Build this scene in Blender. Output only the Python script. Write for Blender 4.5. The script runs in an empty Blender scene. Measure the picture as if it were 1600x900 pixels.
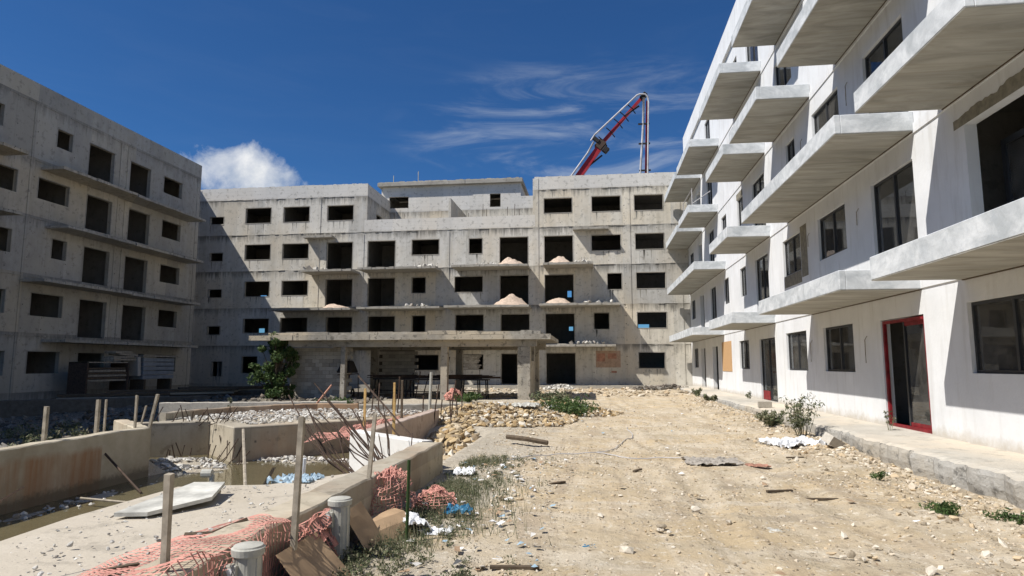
import bpy, math, random
import numpy as np
from mathutils import Vector, Matrix
R = math.radians
rng = np.random.default_rng(7)
random.seed(7)
S = bpy.context.scene
COL = S.collection

# ------------------------------------------------------------------ camera
cam = bpy.data.objects.new('camera', bpy.data.cameras.new('camera'))
COL.objects.link(cam)
cam.location = (0, 0, 1.5)
cam.rotation_euler = (R(90 + 6.843), 0, R(7.355))
cam.data.sensor_width = 36
cam.data.lens = 22.5
cam.data.clip_start = 0.05
cam.data.clip_end = 5000
S.camera = cam
S.render.resolution_x, S.render.resolution_y = 1024, 576

# ------------------------------------------------------------------ sun, sky, exposure
SUN = Vector((0.68, 0.41, -1.0)).normalized()          # direction the light travels
elev = math.asin(-SUN.z)
azim = math.atan2(-SUN.x, -SUN.y)
sl = bpy.data.lights.new('sun', 'SUN')
sl.energy = 5.0
sl.angle = R(0.53)
sl.color = (1.0, 0.955, 0.89)
so = bpy.data.objects.new('sun', sl)
COL.objects.link(so)
so.rotation_euler = SUN.to_track_quat('-Z', 'Y').to_euler()
S.view_settings.view_transform = 'Standard'
S.view_settings.look = 'None'
S.view_settings.exposure = 0.28
S.view_settings.gamma = 1.0

class NT:
    """small node-tree writer"""
    def __init__(self, nt):
        self.nt = nt
        nt.nodes.clear()
    def n(self, t, **kw):
        nd = self.nt.nodes.new(t)
        ins = kw.pop('ins', {})
        for k, v in kw.items():
            setattr(nd, k, v)
        for k, v in ins.items():
            self.put(nd.inputs[k], v)
        return nd
    def put(self, sock, v):
        if isinstance(v, bpy.types.NodeSocket):
            self.nt.links.new(v, sock)
        elif isinstance(v, bpy.types.Node):
            self.nt.links.new(v.outputs[0], sock)
        else:
            if isinstance(v, tuple) and len(v) == 3 and sock.type == 'RGBA':
                v = v + (1,)
            sock.default_value = v
    def math(self, op, a, b=0.0, c=0.0, clamp=False):
        nd = self.n('ShaderNodeMath', operation=op, use_clamp=clamp)
        self.put(nd.inputs[0], a); self.put(nd.inputs[1], b); self.put(nd.inputs[2], c)
        return nd.outputs[0]
    def vmath(self, op, a, b=(0, 0, 0)):
        nd = self.n('ShaderNodeVectorMath', operation=op)
        self.put(nd.inputs[0], a); self.put(nd.inputs[1], b)
        return nd
    def mix(self, f, a, b, blend='MIX'):
        nd = self.n('ShaderNodeMix', data_type='RGBA', blend_type=blend)
        self.put(nd.inputs['Factor'], f); self.put(nd.inputs[6], a); self.put(nd.inputs[7], b)
        return nd.outputs[2]
    def ramp(self, f, stops, interp='LINEAR'):
        nd = self.n('ShaderNodeValToRGB')
        nd.color_ramp.interpolation = interp
        el = nd.color_ramp.elements
        while len(el) < len(stops):
            el.new(0.5)
        for e, (p, c) in zip(el, stops):
            e.position = p
            e.color = (c, c, c, 1) if not isinstance(c, tuple) else c + (1,)
        self.put(nd.inputs[0], f)
        return nd.outputs[0]
    def map(self, vec, scale=(1, 1, 1), loc=(0, 0, 0), rot=(0, 0, 0)):
        nd = self.n('ShaderNodeMapping')
        self.put(nd.inputs['Vector'], vec)
        nd.inputs['Scale'].default_value = scale
        nd.inputs['Location'].default_value = loc
        nd.inputs['Rotation'].default_value = rot
        return nd.outputs[0]
    def noise(self, vec, scale, detail=6, rough=0.55, dist=0.0):
        nd = self.n('ShaderNodeTexNoise')
        self.put(nd.inputs['Vector'], vec)
        nd.inputs['Scale'].default_value = scale
        nd.inputs['Detail'].default_value = detail
        nd.inputs['Roughness'].default_value = rough
        nd.inputs['Distortion'].default_value = dist
        return nd.outputs[0]

def world():
    w = bpy.data.worlds.new('World')
    S.world = w
    w.use_nodes = True
    t = NT(w.node_tree)
    sky = t.n('ShaderNodeTexSky', sky_type='NISHITA', sun_disc=False, sun_elevation=elev,
              sun_rotation=azim % (2 * math.pi), altitude=600, air_density=1.0, dust_density=0.35, ozone_density=4.0)
    d = t.n('ShaderNodeTexCoord').outputs['Generated']
    col = t.mix(1.0, sky.outputs[0], (0.40, 0.80, 1.20), 'MULTIPLY')
    sep = t.n('ShaderNodeSeparateXYZ', ins={0: d})
    z = sep.outputs[2]
    def blob(dirv, sx, sz):      # soft elliptical mask about a direction
        a = math.atan2(dirv[0], dirv[1]); e = math.asin(dirv[2])
        az = t.math('ARCTAN2', sep.outputs[0], sep.outputs[1])
        el = t.math('ARCSINE', z)
        u = t.math('DIVIDE', t.math('SUBTRACT', az, a), sx)
        v = t.math('DIVIDE', t.math('SUBTRACT', el, e), sz)
        return t.math('ADD', t.math('MULTIPLY', u, u), t.math('MULTIPLY', v, v)), v
    # puffy cloud low over the left building
    r2, v = blob(Vector((-0.60, 1.0, 0.328)).normalized(), 0.108, 0.048)
    n1 = t.noise(d, 13, 10, 0.62, 0.3)
    m = t.math('SUBTRACT', t.math('ADD', t.math('MULTIPLY', n1, 3.0), -0.74), r2)
    puff = t.ramp(m, [(0.0, 0.0), (0.5, 0.62), (1.0, 0.97)])
    shade = t.ramp(t.noise(d, 26, 6, 0.6), [(0.3, (7.4, 8.2, 9.2)), (0.7, (12.2, 12.3, 12.4))])
    # thin high cloud drawn out sideways
    mp = t.map(d, scale=(2.2, 2.2, 13.0), rot=(0, 0, 0), loc=(0.3, 0.1, 0.2))
    n2 = t.noise(mp, 1.9, 9, 0.62, 0.9)
    wisp = t.ramp(n2, [(0.40, 0.0), (0.85, 1.0)], 'EASE')
    r2b, _ = blob(Vector((-0.01, 1.0, 0.36)).normalized(), 0.34, 0.135)
    reg = t.ramp(r2b, [(0.0, 1.0), (1.0, 0.0)], 'EASE')
    wisp = t.math('MULTIPLY', wisp, t.math('ADD', t.math('MULTIPLY', reg, 0.60), 0.015))
    # keep the zenith and horizon plain
    c = t.mix(wisp, col, (8.4, 9.2, 10.2))
    c = t.mix(puff, c, shade)
    bg = t.n('ShaderNodeBackground', ins={'Color': c, 'Strength': 0.061})
    o = t.n('ShaderNodeOutputWorld', ins={'Surface': bg})
world()

# ------------------------------------------------------------------ materials
def newmat(name):
    m = bpy.data.materials.new(name)
    m.use_nodes = True
    return m, NT(m.node_tree)
def finish(t, col, rough=0.9, bump=None, bdist=0.01, spec=0.3, metal=0.0, bstr=1.0):
    b = t.n('ShaderNodeBsdfPrincipled')
    t.put(b.inputs['Base Color'], col); t.put(b.inputs['Roughness'], rough)
    b.inputs['Metallic'].default_value = metal
    b.inputs['Specular IOR Level'].default_value = spec
    if bump is not None:
        bn = t.n('ShaderNodeBump', ins={'Strength': bstr, 'Distance': bdist, 'Height': bump})
        t.put(b.inputs['Normal'], bn.outputs[0])
    t.n('ShaderNodeOutputMaterial', ins={'Surface': b})
def plain(name, c, rough=0.8, var=0.25, scale=6, metal=0.0, spec=0.3, bd=0.004):
    m, t = newmat(name)
    co = t.n('ShaderNodeTexCoord').outputs['Object']
    n = t.noise(co, scale, 8, 0.6)
    f = t.ramp(n, [(0.3, 1 - var), (0.7, 1 + var)])
    finish(t, t.mix(1.0, c, f, 'MULTIPLY'), rough, n, bd, spec, metal)
    return m
def concrete(name, dark, light, pitch=0.0, off=0.0, streak=0.5, tan=None, mould=0.6, panel=1.22, bd=0.012, blotch=0.8):
    m, t = newmat(name)
    co = t.n('ShaderNodeTexCoord').outputs['Object']
    sp = t.n('ShaderNodeSeparateXYZ', ins={0: co})
    along = t.math('ADD', sp.outputs[0], sp.outputs[1]); z = sp.outputs[2]
    big = t.noise(co, 0.33, 7, 0.6)
    mid = t.noise(co, 1.9, 9, 0.65)
    fine = t.noise(co, 16, 6, 0.6)
    stv = t.noise(t.map(co, scale=(2.6, 2.6, 0.16)), 1.0, 8, 0.65)
    a = t.math('ADD', t.math('MULTIPLY', big, 0.30), t.math('MULTIPLY', mid, 0.32))
    a = t.math('ADD', a, t.math('MULTIPLY', stv, 0.26 * streak * 2))
    a = t.math('ADD', a, t.math('MULTIPLY', fine, 0.12))
    c = t.mix(t.ramp(a, [(0.36, 0.0), (0.66, 1.0)]), dark, light)
    if tan:
        tm = t.ramp(t.noise(t.map(co, scale=(1, 1, 0.6), loc=(5, 3, 1)), 0.28, 5, 0.6), [(0.45, 0.0), (0.62, 0.75)])
        c = t.mix(tm, c, tan)
    if panel:   # formwork panels: each pour a touch lighter or darker, fine seam between
        wn = t.n('ShaderNodeTexWhiteNoise', noise_dimensions='2D')
        pi = t.math('FLOOR', t.math('DIVIDE', along, panel))
        pj = t.math('FLOOR', t.math('DIVIDE', t.math('SUBTRACT', z, off), pitch if pitch else 3.0))
        bay = t.n('ShaderNodeCombineXYZ', ins={0: t.math('FLOOR', t.math('DIVIDE', along, 3.66)), 1: t.math('ADD', pj, 7.0)})
        bn_ = t.n('ShaderNodeTexWhiteNoise', noise_dimensions='2D', ins={'Vector': bay.outputs[0]})
        c = t.mix(1.0, c, t.ramp(bn_.outputs['Value'], [(0, (0.84, 0.85, 0.87)), (0.5, (1.0, 1.0, 1.0)), (1, (1.1, 1.05, 0.96))]), 'MULTIPLY')
        cb = t.n('ShaderNodeCombineXYZ', ins={0: pi, 1: pj})
        t.put(wn.inputs['Vector'], cb.outputs[0])
        c = t.mix(1.0, c, t.ramp(wn.outputs['Value'], [(0, 0.90), (1, 1.07)]), 'MULTIPLY')
        fr = t.math('FRACT', t.math('DIVIDE', along, panel))
        ed = t.math('ABSOLUTE', t.math('SUBTRACT', fr, 0.5))
        seam = t.ramp(ed, [(0.483, 0.0), (0.5, 1.0)])
        seam = t.math('MULTIPLY', seam, t.ramp(t.noise(co, 0.9, 5), [(0.42, 0.0), (0.6, 0.55)]))
        c = t.mix(seam, c, tuple(x * 0.55 for x in dark))
        # tie holes
        vz = t.math('ABSOLUTE', t.math('SUBTRACT', t.math('FRACT', t.math('DIVIDE', z, 0.61)), 0.5))
        vx = t.math('ABSOLUTE', t.math('SUBTRACT', t.math('FRACT', t.math('DIVIDE', along, panel)), 0.1))
        hole = t.math('MULTIPLY', t.math('LESS_THAN', vz, 0.05), t.math('LESS_THAN', vx, 0.022))
        hole = t.math('MULTIPLY', hole, t.ramp(t.noise(co, 2.3, 3), [(0.5, 0.0), (0.56, 0.8)]))
        c = t.mix(hole, c, (0.06, 0.055, 0.05))
    if pitch:   # black mould and spill under every construction joint
        fz = t.math('SUBTRACT', t.math('DIVIDE', t.math('SUBTRACT', z, off), pitch), t.math('FLOOR', t.math('DIVIDE', t.math('SUBTRACT', z, off), pitch)))
        dn = t.math('SUBTRACT', 1.0, fz)       # 0 at joint, growing downwards
        runs = t.noise(t.map(co, scale=(5.5, 5.5, 0.35), loc=(2, 7, 0)), 1.0, 7, 0.7)
        w = t.math('SUBTRACT', t.math('MULTIPLY', runs, 1.25), t.math('ADD', t.math('MULTIPLY', dn, 1.6), 0.32))
        w = t.ramp(w, [(0.0, 0.0), (0.28, 1.0)])
        w = t.math('MULTIPLY', w, t.ramp(big, [(0.35, 0.25), (0.6, 1.0)]))
        c = t.mix(t.math('MULTIPLY', w, mould), c, (0.085, 0.08, 0.07))
    if name == 'weathered_concrete':
        band = t.math('MAXIMUM', t.math('GREATER_THAN', t.math('ADD', z, t.math('MULTIPLY', fine, .04)), 15.2),
                      t.math('MULTIPLY', t.math('GREATER_THAN', z, 12.25), t.math('MULTIPLY', t.math('LESS_THAN', z, 13.19), t.math('MULTIPLY', t.math('GREATER_THAN', sp.outputs[0], -18.4), t.math('LESS_THAN', sp.outputs[0], -4.5)))))
        c = t.mix(t.math('MULTIPLY', band, .55), c, (0.66, 0.64, 0.60))
        bl = t.math('ABSOLUTE', t.math('SUBTRACT', t.math('FRACT', t.math('DIVIDE', z, 0.3)), 0.5))
        c = t.mix(t.math('MULTIPLY', t.ramp(bl, [(0.45, 0.0), (0.5, 0.5)]), t.math('MULTIPLY', band, t.ramp(mid, [(0.4, 0.1), (0.6, 1.0)]))), c, (0.25, 0.24, 0.21))
    pt = t.ramp(t.noise(t.map(co, loc=(9, 2, 4)), 3.1, 9, 0.7), [(0.55, 0.0), (0.62, 0.62 * blotch)])
    c = t.mix(pt, c, tuple(x * 0.62 for x in dark))
    h = t.math('ADD', t.math('MULTIPLY', mid, 0.6), t.math('MULTIPLY', fine, 0.4))
    finish(t, c, 0.92, h, bd, 0.2)
    return m

M = {}
M['back'] = concrete('weathered_concrete', (0.37, 0.35, 0.295), (0.60, 0.58, 0.53), 3.05, 0.0, 0.85, (0.56, 0.50, 0.40), 0.85)
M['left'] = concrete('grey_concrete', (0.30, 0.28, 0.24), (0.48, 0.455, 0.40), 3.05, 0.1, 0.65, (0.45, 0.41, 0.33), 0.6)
M['slab'] = concrete('slab_concrete', (0.30, 0.28, 0.24), (0.50, 0.47, 0.41), 0, 0, 0.2, None, 0, 0)
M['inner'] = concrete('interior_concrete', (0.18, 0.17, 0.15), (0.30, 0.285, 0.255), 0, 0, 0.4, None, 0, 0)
M['pool'] = concrete('pool_wall_concrete', (0.29, 0.25, 0.185), (0.47, 0.42, 0.33), 0, 0, 0.8, (0.33, 0.20, 0.115), 0, 1.6)
def stained_mat():
    m, t = newmat('brown_stained_pool_concrete')
    co = t.n('ShaderNodeTexCoord').outputs['Object']
    sp = t.n('ShaderNodeSeparateXYZ', ins={0: co}); y = sp.outputs[1]; z = sp.outputs[2]
    mid = t.noise(co, 1.4, 8, 0.65); st = t.noise(t.map(co, scale=(1, 3.4, 0.25)), 1.0, 7, 0.65); fine = t.noise(co, 14, 6, 0.6)
    c = t.mix(t.ramp(mid, [(0.35, 0.0), (0.65, 1.0)]), (0.36, 0.31, 0.225), (0.50, 0.45, 0.35))
    zone = t.math('MULTIPLY', t.math('LESS_THAN', y, 10.9), t.ramp(t.math('ADD', z, t.math('MULTIPLY', mid, 0.25)), [(0.08, 1.0), (0.2, 0.0)]))
    c = t.mix(t.math('MULTIPLY', zone, t.ramp(st, [(0.36, 0.15), (0.6, 0.95)])), c, (0.33, 0.185, 0.10))
    c = t.mix(t.math('MULTIPLY', zone, t.ramp(st, [(0.60, 0.0), (0.66, 0.6)])), c, (0.46, 0.43, 0.37))
    wet = t.ramp(t.math('ADD', z, t.math('MULTIPLY', mid, 0.3)), [(0.0, 1.0), (0.001, 0.0)])
    low = t.math('SUBTRACT', t.math('MULTIPLY', fine, 0.2), t.math('ADD', z, 0.60))
    c = t.mix(t.ramp(low, [(0.0, 0.0), (0.12, 0.8)]), c, (0.12, 0.10, 0.07))
    finish(t, c, 0.9, mid, 0.015, 0.25)
    return m
M['stained'] = stained_mat()
M['poolslab'] = concrete('pale_deck_concrete', (0.47, 0.42, 0.34), (0.66, 0.61, 0.53), 0, 0, 0.0, (0.42, 0.37, 0.29), 0, 0, 0.02)
M['canopy'] = concrete('mouldy_canopy_concrete', (0.24, 0.22, 0.185), (0.60, 0.565, 0.49), 0, 0, 0.2, (0.5, 0.43, 0.32), 0, 0, 0.03, 1.5)
M['plinth'] = concrete('plinth_concrete', (0.47, 0.44, 0.38), (0.70, 0.665, 0.59), 0, 0, 0.0, (0.60, 0.52, 0.41), 0, 0, 0.05)
M['block_plain'] = concrete('concrete_block', (0.24, 0.22, 0.19), (0.36, 0.335, 0.29), 0, 0, 0.0, None, 0, 0, 0.01)
def block_mat():
    m, t = newmat('single_concrete_block')
    co = t.n('ShaderNodeTexCoord').outputs['Object']
    r = t.n('ShaderNodeObjectInfo').outputs['Random']
    c = t.mix(r, (0.34, 0.31, 0.26), (0.54, 0.50, 0.43))
    n = t.noise(co, 14, 6, 0.7)
    finish(t, t.mix(1.0, c, t.ramp(n, [(0.3, 0.8), (0.7, 1.15)]), 'MULTIPLY'), 0.95, n, 0.008, 0.2)
    return m
M['block'] = block_mat()
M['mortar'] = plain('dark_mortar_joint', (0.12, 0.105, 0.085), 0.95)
M['white_wall'] = concrete('white_coated_concrete', (0.62, 0.60, 0.56), (0.80, 0.79, 0.76), 0, 0, 0.4, None, 0, 0)
def plaster():
    m, t = newmat('white_plaster')
    co = t.n('ShaderNodeTexCoord').outputs['Object']
    a = t.noise(co, 0.7, 8, 0.6); b = t.noise(t.map(co, scale=(3, 3, 0.4)), 1.2, 7, 0.65)
    c = t.mix(t.ramp(a, [(0.35, 0.0), (0.7, 1.0)]), (0.66, 0.67, 0.675), (0.765, 0.775, 0.78))
    c = t.mix(t.ramp(b, [(0.52, 0.0), (0.70, 0.6)]), c, (0.55, 0.545, 0.525))
    z = t.n('ShaderNodeSeparateXYZ', ins={0: co}).outputs[2]
    low = t.math('SUBTRACT', t.math('MULTIPLY', t.noise(co, 4, 7, 0.7), 0.5), z)
    c = t.mix(t.ramp(low, [(0.0, 0.0), (0.22, 0.75)]), c, (0.47, 0.42, 0.34))   # mud splashed at the foot
    finish(t, c, 0.85, t.noise(co, 9, 8, 0.6), 0.006, 0.25)
    return m
M['plaster'] = plaster()
def balcony_mat():
    m, t = newmat('skim_coated_balcony')
    co = t.n('ShaderNodeTexCoord').outputs['Object']
    a = t.noise(t.map(co, scale=(1, 1, 1.6)), 1.6, 9, 0.65, 0.6)
    b = t.noise(t.map(co, scale=(0.7, 3.2, 3)), 1.0, 8, 0.6, 1.0)
    c = t.mix(t.ramp(a, [(0.36, 0.0), (0.64, 1.0)]), (0.42, 0.445, 0.455), (0.68, 0.70, 0.705))
    c = t.mix(t.ramp(b, [(0.5, 0.0), (0.68, 0.5)]), c, (0.43, 0.46, 0.48))
    finish(t, c, 0.85, t.noise(co, 5, 8, 0.6), 0.012, 0.25)
    return m
M['balcony'] = balcony_mat()
def soffit_mat():
    m, t = newmat('raw_soffit_concrete')
    co = t.n('ShaderNodeTexCoord').outputs['Object']
    a = t.noise(t.map(co, scale=(0.55, 2.2, 1)), 0.9, 9, 0.6, 1.2)
    b = t.noise(t.map(co, scale=(0.4, 5.0, 1), loc=(3, 1, 0)), 1.0, 7, 0.6, 0.8)
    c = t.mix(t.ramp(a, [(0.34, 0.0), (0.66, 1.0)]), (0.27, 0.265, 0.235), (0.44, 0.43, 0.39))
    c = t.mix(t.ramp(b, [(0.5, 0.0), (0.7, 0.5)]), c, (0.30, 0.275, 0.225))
    y = t.n('ShaderNodeSeparateXYZ', ins={0: co}).outputs[1]
    s = t.math('ABSOLUTE', t.math('SUBTRACT', t.math('FRACT', t.math('DIVIDE', y, 1.22)), 0.5))
    c = t.mix(t.ramp(s, [(0.488, 0.0), (0.5, 0.45)]), c, (0.2, 0.19, 0.17))
    finish(t, c, 0.9, a, 0.01, 0.2)
    return m
M['soffit'] = soffit_mat()
def ground_mat():
    m, t = newmat('dry_sandy_ground')
    co = t.n('ShaderNodeTexCoord').outputs['Object']
    big = t.noise(co, 0.16, 7, 0.6); mid = t.noise(co, 0.9, 9, 0.66); st = t.noise(co, 5.5, 9, 0.72); fine = t.noise(co, 30, 6, 0.7)
    c = t.mix(t.ramp(mid, [(0.35, 0.0), (0.65, 1.0)]), (0.39, 0.325, 0.225), (0.565, 0.475, 0.345))
    c = t.mix(t.ramp(t.noise(t.map(co, scale=(0.5, 1.2, 1), loc=(4, 2, 0)), 0.55, 6, 0.6, 0.5), [(0.45, 0.0), (0.60, 0.85)]), c, (0.51, 0.40, 0.25))
    c = t.mix(t.ramp(t.noise(t.map(co, scale=(0.6, 1.3, 1), loc=(1, 9, 0)), 0.8, 8, 0.65, 0.6), [(0.5, 0.0), (0.64, 0.8)]), c, (0.58, 0.51, 0.40))
    tr = t.noise(t.map(co, scale=(2.6, 0.35, 1), rot=(0, 0, 0.10), loc=(2, 5, 0)), 0.9, 8, 0.68, 0.4)   # dragged, tyre-pressed dirt
    c = t.mix(t.ramp(tr, [(0.52, 0.0), (0.60, 0.55)]), c, (0.36, 0.285, 0.20))
    c = t.mix(t.ramp(tr, [(0.36, 0.6), (0.46, 0.0)]), c, (0.59, 0.51, 0.395))
    dp = t.noise(t.map(co, scale=(0.8, 1.6, 1), loc=(11, 3, 0)), 0.7, 6, 0.6, 0.3)
    c = t.mix(t.ramp(dp, [(0.60, 0.0), (0.66, 0.6)]), c, (0.33, 0.28, 0.215))
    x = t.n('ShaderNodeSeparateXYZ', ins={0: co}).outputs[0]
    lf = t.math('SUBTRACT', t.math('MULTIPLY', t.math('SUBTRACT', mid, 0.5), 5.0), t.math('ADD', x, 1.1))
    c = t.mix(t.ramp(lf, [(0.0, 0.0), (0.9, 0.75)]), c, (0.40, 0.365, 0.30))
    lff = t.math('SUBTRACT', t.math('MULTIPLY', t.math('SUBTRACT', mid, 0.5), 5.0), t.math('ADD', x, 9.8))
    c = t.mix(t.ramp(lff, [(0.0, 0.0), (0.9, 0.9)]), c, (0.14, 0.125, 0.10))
    c = t.mix(t.ramp(st, [(0.53, 0.0), (0.68, 0.65)]), c, (0.26, 0.21, 0.15))
    c = t.mix(t.ramp(t.noise(t.map(co, loc=(7, 7, 7)), 8, 7, 0.7), [(0.57, 0.0), (0.66, 0.8)]), c, (0.71, 0.65, 0.54))
    vo = t.n('ShaderNodeTexVoronoi', ins={'Vector': t.vmath('ADD', co, t.vmath('MULTIPLY', t.n('ShaderNodeTexNoise', ins={'Vector': co, 'Scale': 12.0}).outputs[1], (.06, .06, .0)).outputs[0]).outputs[0], 'Scale': 19.0})
    cell = t.n('ShaderNodeSeparateXYZ', ins={0: vo.outputs['Color']})
    dens = t.ramp(t.noise(t.map(co, loc=(3, 8, 1)), 0.75, 6, 0.65), [(0.38, 0.04), (0.62, 0.55)])
    chip = t.math('MULTIPLY', t.math('LESS_THAN', cell.outputs[0], dens), t.ramp(vo.outputs['Distance'], [(0.22, 1.0), (0.34, 0.0)]))
    cc = t.ramp(cell.outputs[1], [(0.0, (0.30, 0.25, 0.19)), (0.25, (0.46, 0.38, 0.27)), (0.5, (0.58, 0.50, 0.38)), (0.8, (0.70, 0.65, 0.55))], 'CONSTANT')
    c = t.mix(t.math('MULTIPLY', chip, .9), c, cc)
    h = t.math('ADD', t.math('MULTIPLY', st, 0.6), t.math('ADD', t.math('MULTIPLY', fine, 0.25), t.math('MULTIPLY', chip, 0.28)))
    finish(t, c, 0.95, h, 0.07, 0.15)
    return m
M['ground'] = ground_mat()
def water_mat():
    m, t = newmat('murky_green_brown_water')
    co = t.n('ShaderNodeTexCoord').outputs['Object']
    c = t.mix(t.noise(co, 0.8, 5), (0.10, 0.085, 0.045), (0.16, 0.135, 0.075))
    finish(t, c, 0.06, t.noise(co, 7, 3), 0.004, 0.6)
    return m
M['water'] = water_mat()
def glass_mat():
    m, t = newmat('window_glass')
    g = t.n('ShaderNodeBsdfGlossy', ins={'Color': (0.9, 0.95, 1.0, 1), 'Roughness': 0.015})
    tr = t.n('ShaderNodeBsdfTransparent', ins={'Color': (0.30, 0.33, 0.34, 1)})
    co = t.n('ShaderNodeTexCoord').outputs['Object']
    df = t.n('ShaderNodeBsdfDiffuse', ins={'Color': (0.30, 0.29, 0.27, 1)})
    m1 = t.n('ShaderNodeMixShader', ins={0: t.n('ShaderNodeFresnel', ins={'IOR': 1.55}).outputs[0], 1: tr, 2: g})
    dust = t.ramp(t.noise(co, 2.2, 7, 0.7), [(0.35, 0.07), (0.7, 0.26)])
    m2 = t.n('ShaderNodeMixShader', ins={0: dust, 1: m1.outputs[0], 2: df.outputs[0]})
    t.n('ShaderNodeOutputMaterial', ins={'Surface': m2.outputs[0]})
    return m
M['glass'] = glass_mat()
M['frame'] = plain('dark_aluminium', (0.025, 0.027, 0.03), 0.45, 0.2, 3, 0.0, 0.5, 0.0005)
M['red_frame'] = plain('red_film_on_door_frame', (0.19, 0.013, 0.018), 0.5, 0.5, 5)
M['wood'] = plain('weathered_timber', (0.31, 0.27, 0.21), 0.9, 0.35, 9)
M['yellow_wood'] = plain('fresh_pine_timber', (0.55, 0.36, 0.14), 0.85, 0.25, 9)
M['dark_wood'] = plain('dark_wet_timber', (0.10, 0.075, 0.05), 0.9, 0.35, 9)
M['osb'] = plain('chipboard_panel', (0.50, 0.31, 0.155), 0.85, 0.45, 26)
M['rust'] = plain('rusty_rebar', (0.075, 0.05, 0.036), 0.85, 0.45, 12)
M['black_steel'] = plain('black_sooty_steel', (0.022, 0.02, 0.02), 0.7, 0.4, 8)
M['net'] = plain('faded_orange_netting', (0.52, 0.25, 0.20), 0.85, 0.4, 3)
M['boom_red'] = plain('boom_red_paint', (0.33, 0.02, 0.028), 0.5, 0.25, 1.2)
M['boom_grey'] = plain('delivery_pipe_grey', (0.46, 0.45, 0.45), 0.6, 0.3, 1.5)
M['pvc'] = plain('dusty_grey_pvc', (0.42, 0.41, 0.36), 0.7, 0.2, 8)
M['plastic_white'] = plain('white_plastic_sheet', (0.74, 0.75, 0.76), 0.5, 0.12, 5)
M['plastic_blue'] = plain('pale_blue_plastic', (0.30, 0.40, 0.47), 0.5, 0.25, 5)
M['blue'] = plain('blue_plastic', (0.03, 0.16, 0.28), 0.5, 0.3, 5)
M['card'] = plain('brown_cardboard', (0.40, 0.275, 0.165), 0.9, 0.2, 4)
M['steel_form'] = plain('grey_formwork_steel', (0.24, 0.26, 0.28), 0.6, 0.25, 3)
M['sand'] = plain('pink_sand', (0.50, 0.395, 0.31), 0.95, 0.25, 7, bd=0.03)
M['paper_board'] = plain('whitewashed_board', (0.50, 0.49, 0.44), 0.85, 0.4, 4)
M['brick'] = plain('fired_clay_brick', (0.35, 0.17, 0.10), 0.9, 0.3, 10)
M['red_primer'] = plain('faded_red_paint', (0.36, 0.19, 0.135), 0.9, 0.35, 3)
M['patch'] = plain('dark_cement_patch', (0.235, 0.215, 0.165), 0.95, 0.3, 7)
M['sill_stain'] = plain('rain_run_stain', (0.25, 0.235, 0.20), 0.95, 0.3, 5)
def varied(name, cols, rough=0.95, spec=0.15, trans=0.0):
    """colour picked per separate piece"""
    m, t = newmat(name)
    g = t.n('ShaderNodeNewGeometry')
    co = t.n('ShaderNodeTexCoord').outputs['Object']
    n = len(cols)
    c = t.ramp(g.outputs['Random Per Island'], [(i / n, cc) for i, cc in enumerate(cols)], 'CONSTANT')
    nn = t.noise(co, 14, 6, 0.65)
    c = t.mix(1.0, c, t.ramp(nn, [(0.3, 0.8), (0.7, 1.15)]), 'MULTIPLY')
    b = t.n('ShaderNodeBsdfPrincipled', ins={'Base Color': c, 'Roughness': rough})
    b.inputs['Specular IOR Level'].default_value = spec
    out = b
    if trans:
        tl = t.n('ShaderNodeBsdfTranslucent', ins={'Color': c})
        out = t.n('ShaderNodeMixShader', ins={0: trans, 1: b.outputs[0], 2: tl.outputs[0]})
    else:
        bn = t.n('ShaderNodeBump', ins={'Distance': 0.01, 'Height': nn})
        t.put(b.inputs['Normal'], bn.outputs[0])
    t.n('ShaderNodeOutputMaterial', ins={'Surface': out.outputs[0]})
    return m
M['stones'] = varied('limestone_rubble', [(0.47, 0.40, 0.30), (0.56, 0.48, 0.37), (0.40, 0.33, 0.23), (0.62, 0.56, 0.46), (0.31, 0.26, 0.19), (0.52, 0.41, 0.27)])
M['yellow_stones'] = varied('ochre_rubble', [(0.42, 0.31, 0.17), (0.48, 0.37, 0.22), (0.33, 0.23, 0.12), (0.52, 0.43, 0.30), (0.40, 0.32, 0.21), (0.27, 0.21, 0.14), (0.48, 0.36, 0.20), (0.60, 0.55, 0.46)])
M['grey_stones'] = varied('grey_concrete_rubble', [(0.44, 0.42, 0.38), (0.56, 0.54, 0.49), (0.34, 0.31, 0.27), (0.62, 0.60, 0.55)])
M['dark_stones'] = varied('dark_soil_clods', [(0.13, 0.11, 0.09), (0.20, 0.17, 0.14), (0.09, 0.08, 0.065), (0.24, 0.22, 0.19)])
M['leaf'] = varied('green_leaves', [(0.06, 0.11, 0.03), (0.085, 0.135, 0.04), (0.045, 0.085, 0.025), (0.11, 0.15, 0.05)], 0.6, 0.3, 0.25)
M['weed'] = varied('dusty_weed_leaves', [(0.12, 0.14, 0.075), (0.17, 0.175, 0.10), (0.085, 0.105, 0.055), (0.27, 0.25, 0.16)], 0.8, 0.2, 0.2)
M['litter'] = varied('mixed_litter', [(0.72, 0.72, 0.72), (0.60, 0.58, 0.54), (0.30, 0.42, 0.50), (0.35, 0.24, 0.15), (0.78, 0.77, 0.74), (0.10, 0.10, 0.10)], 0.6, 0.3)

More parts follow.
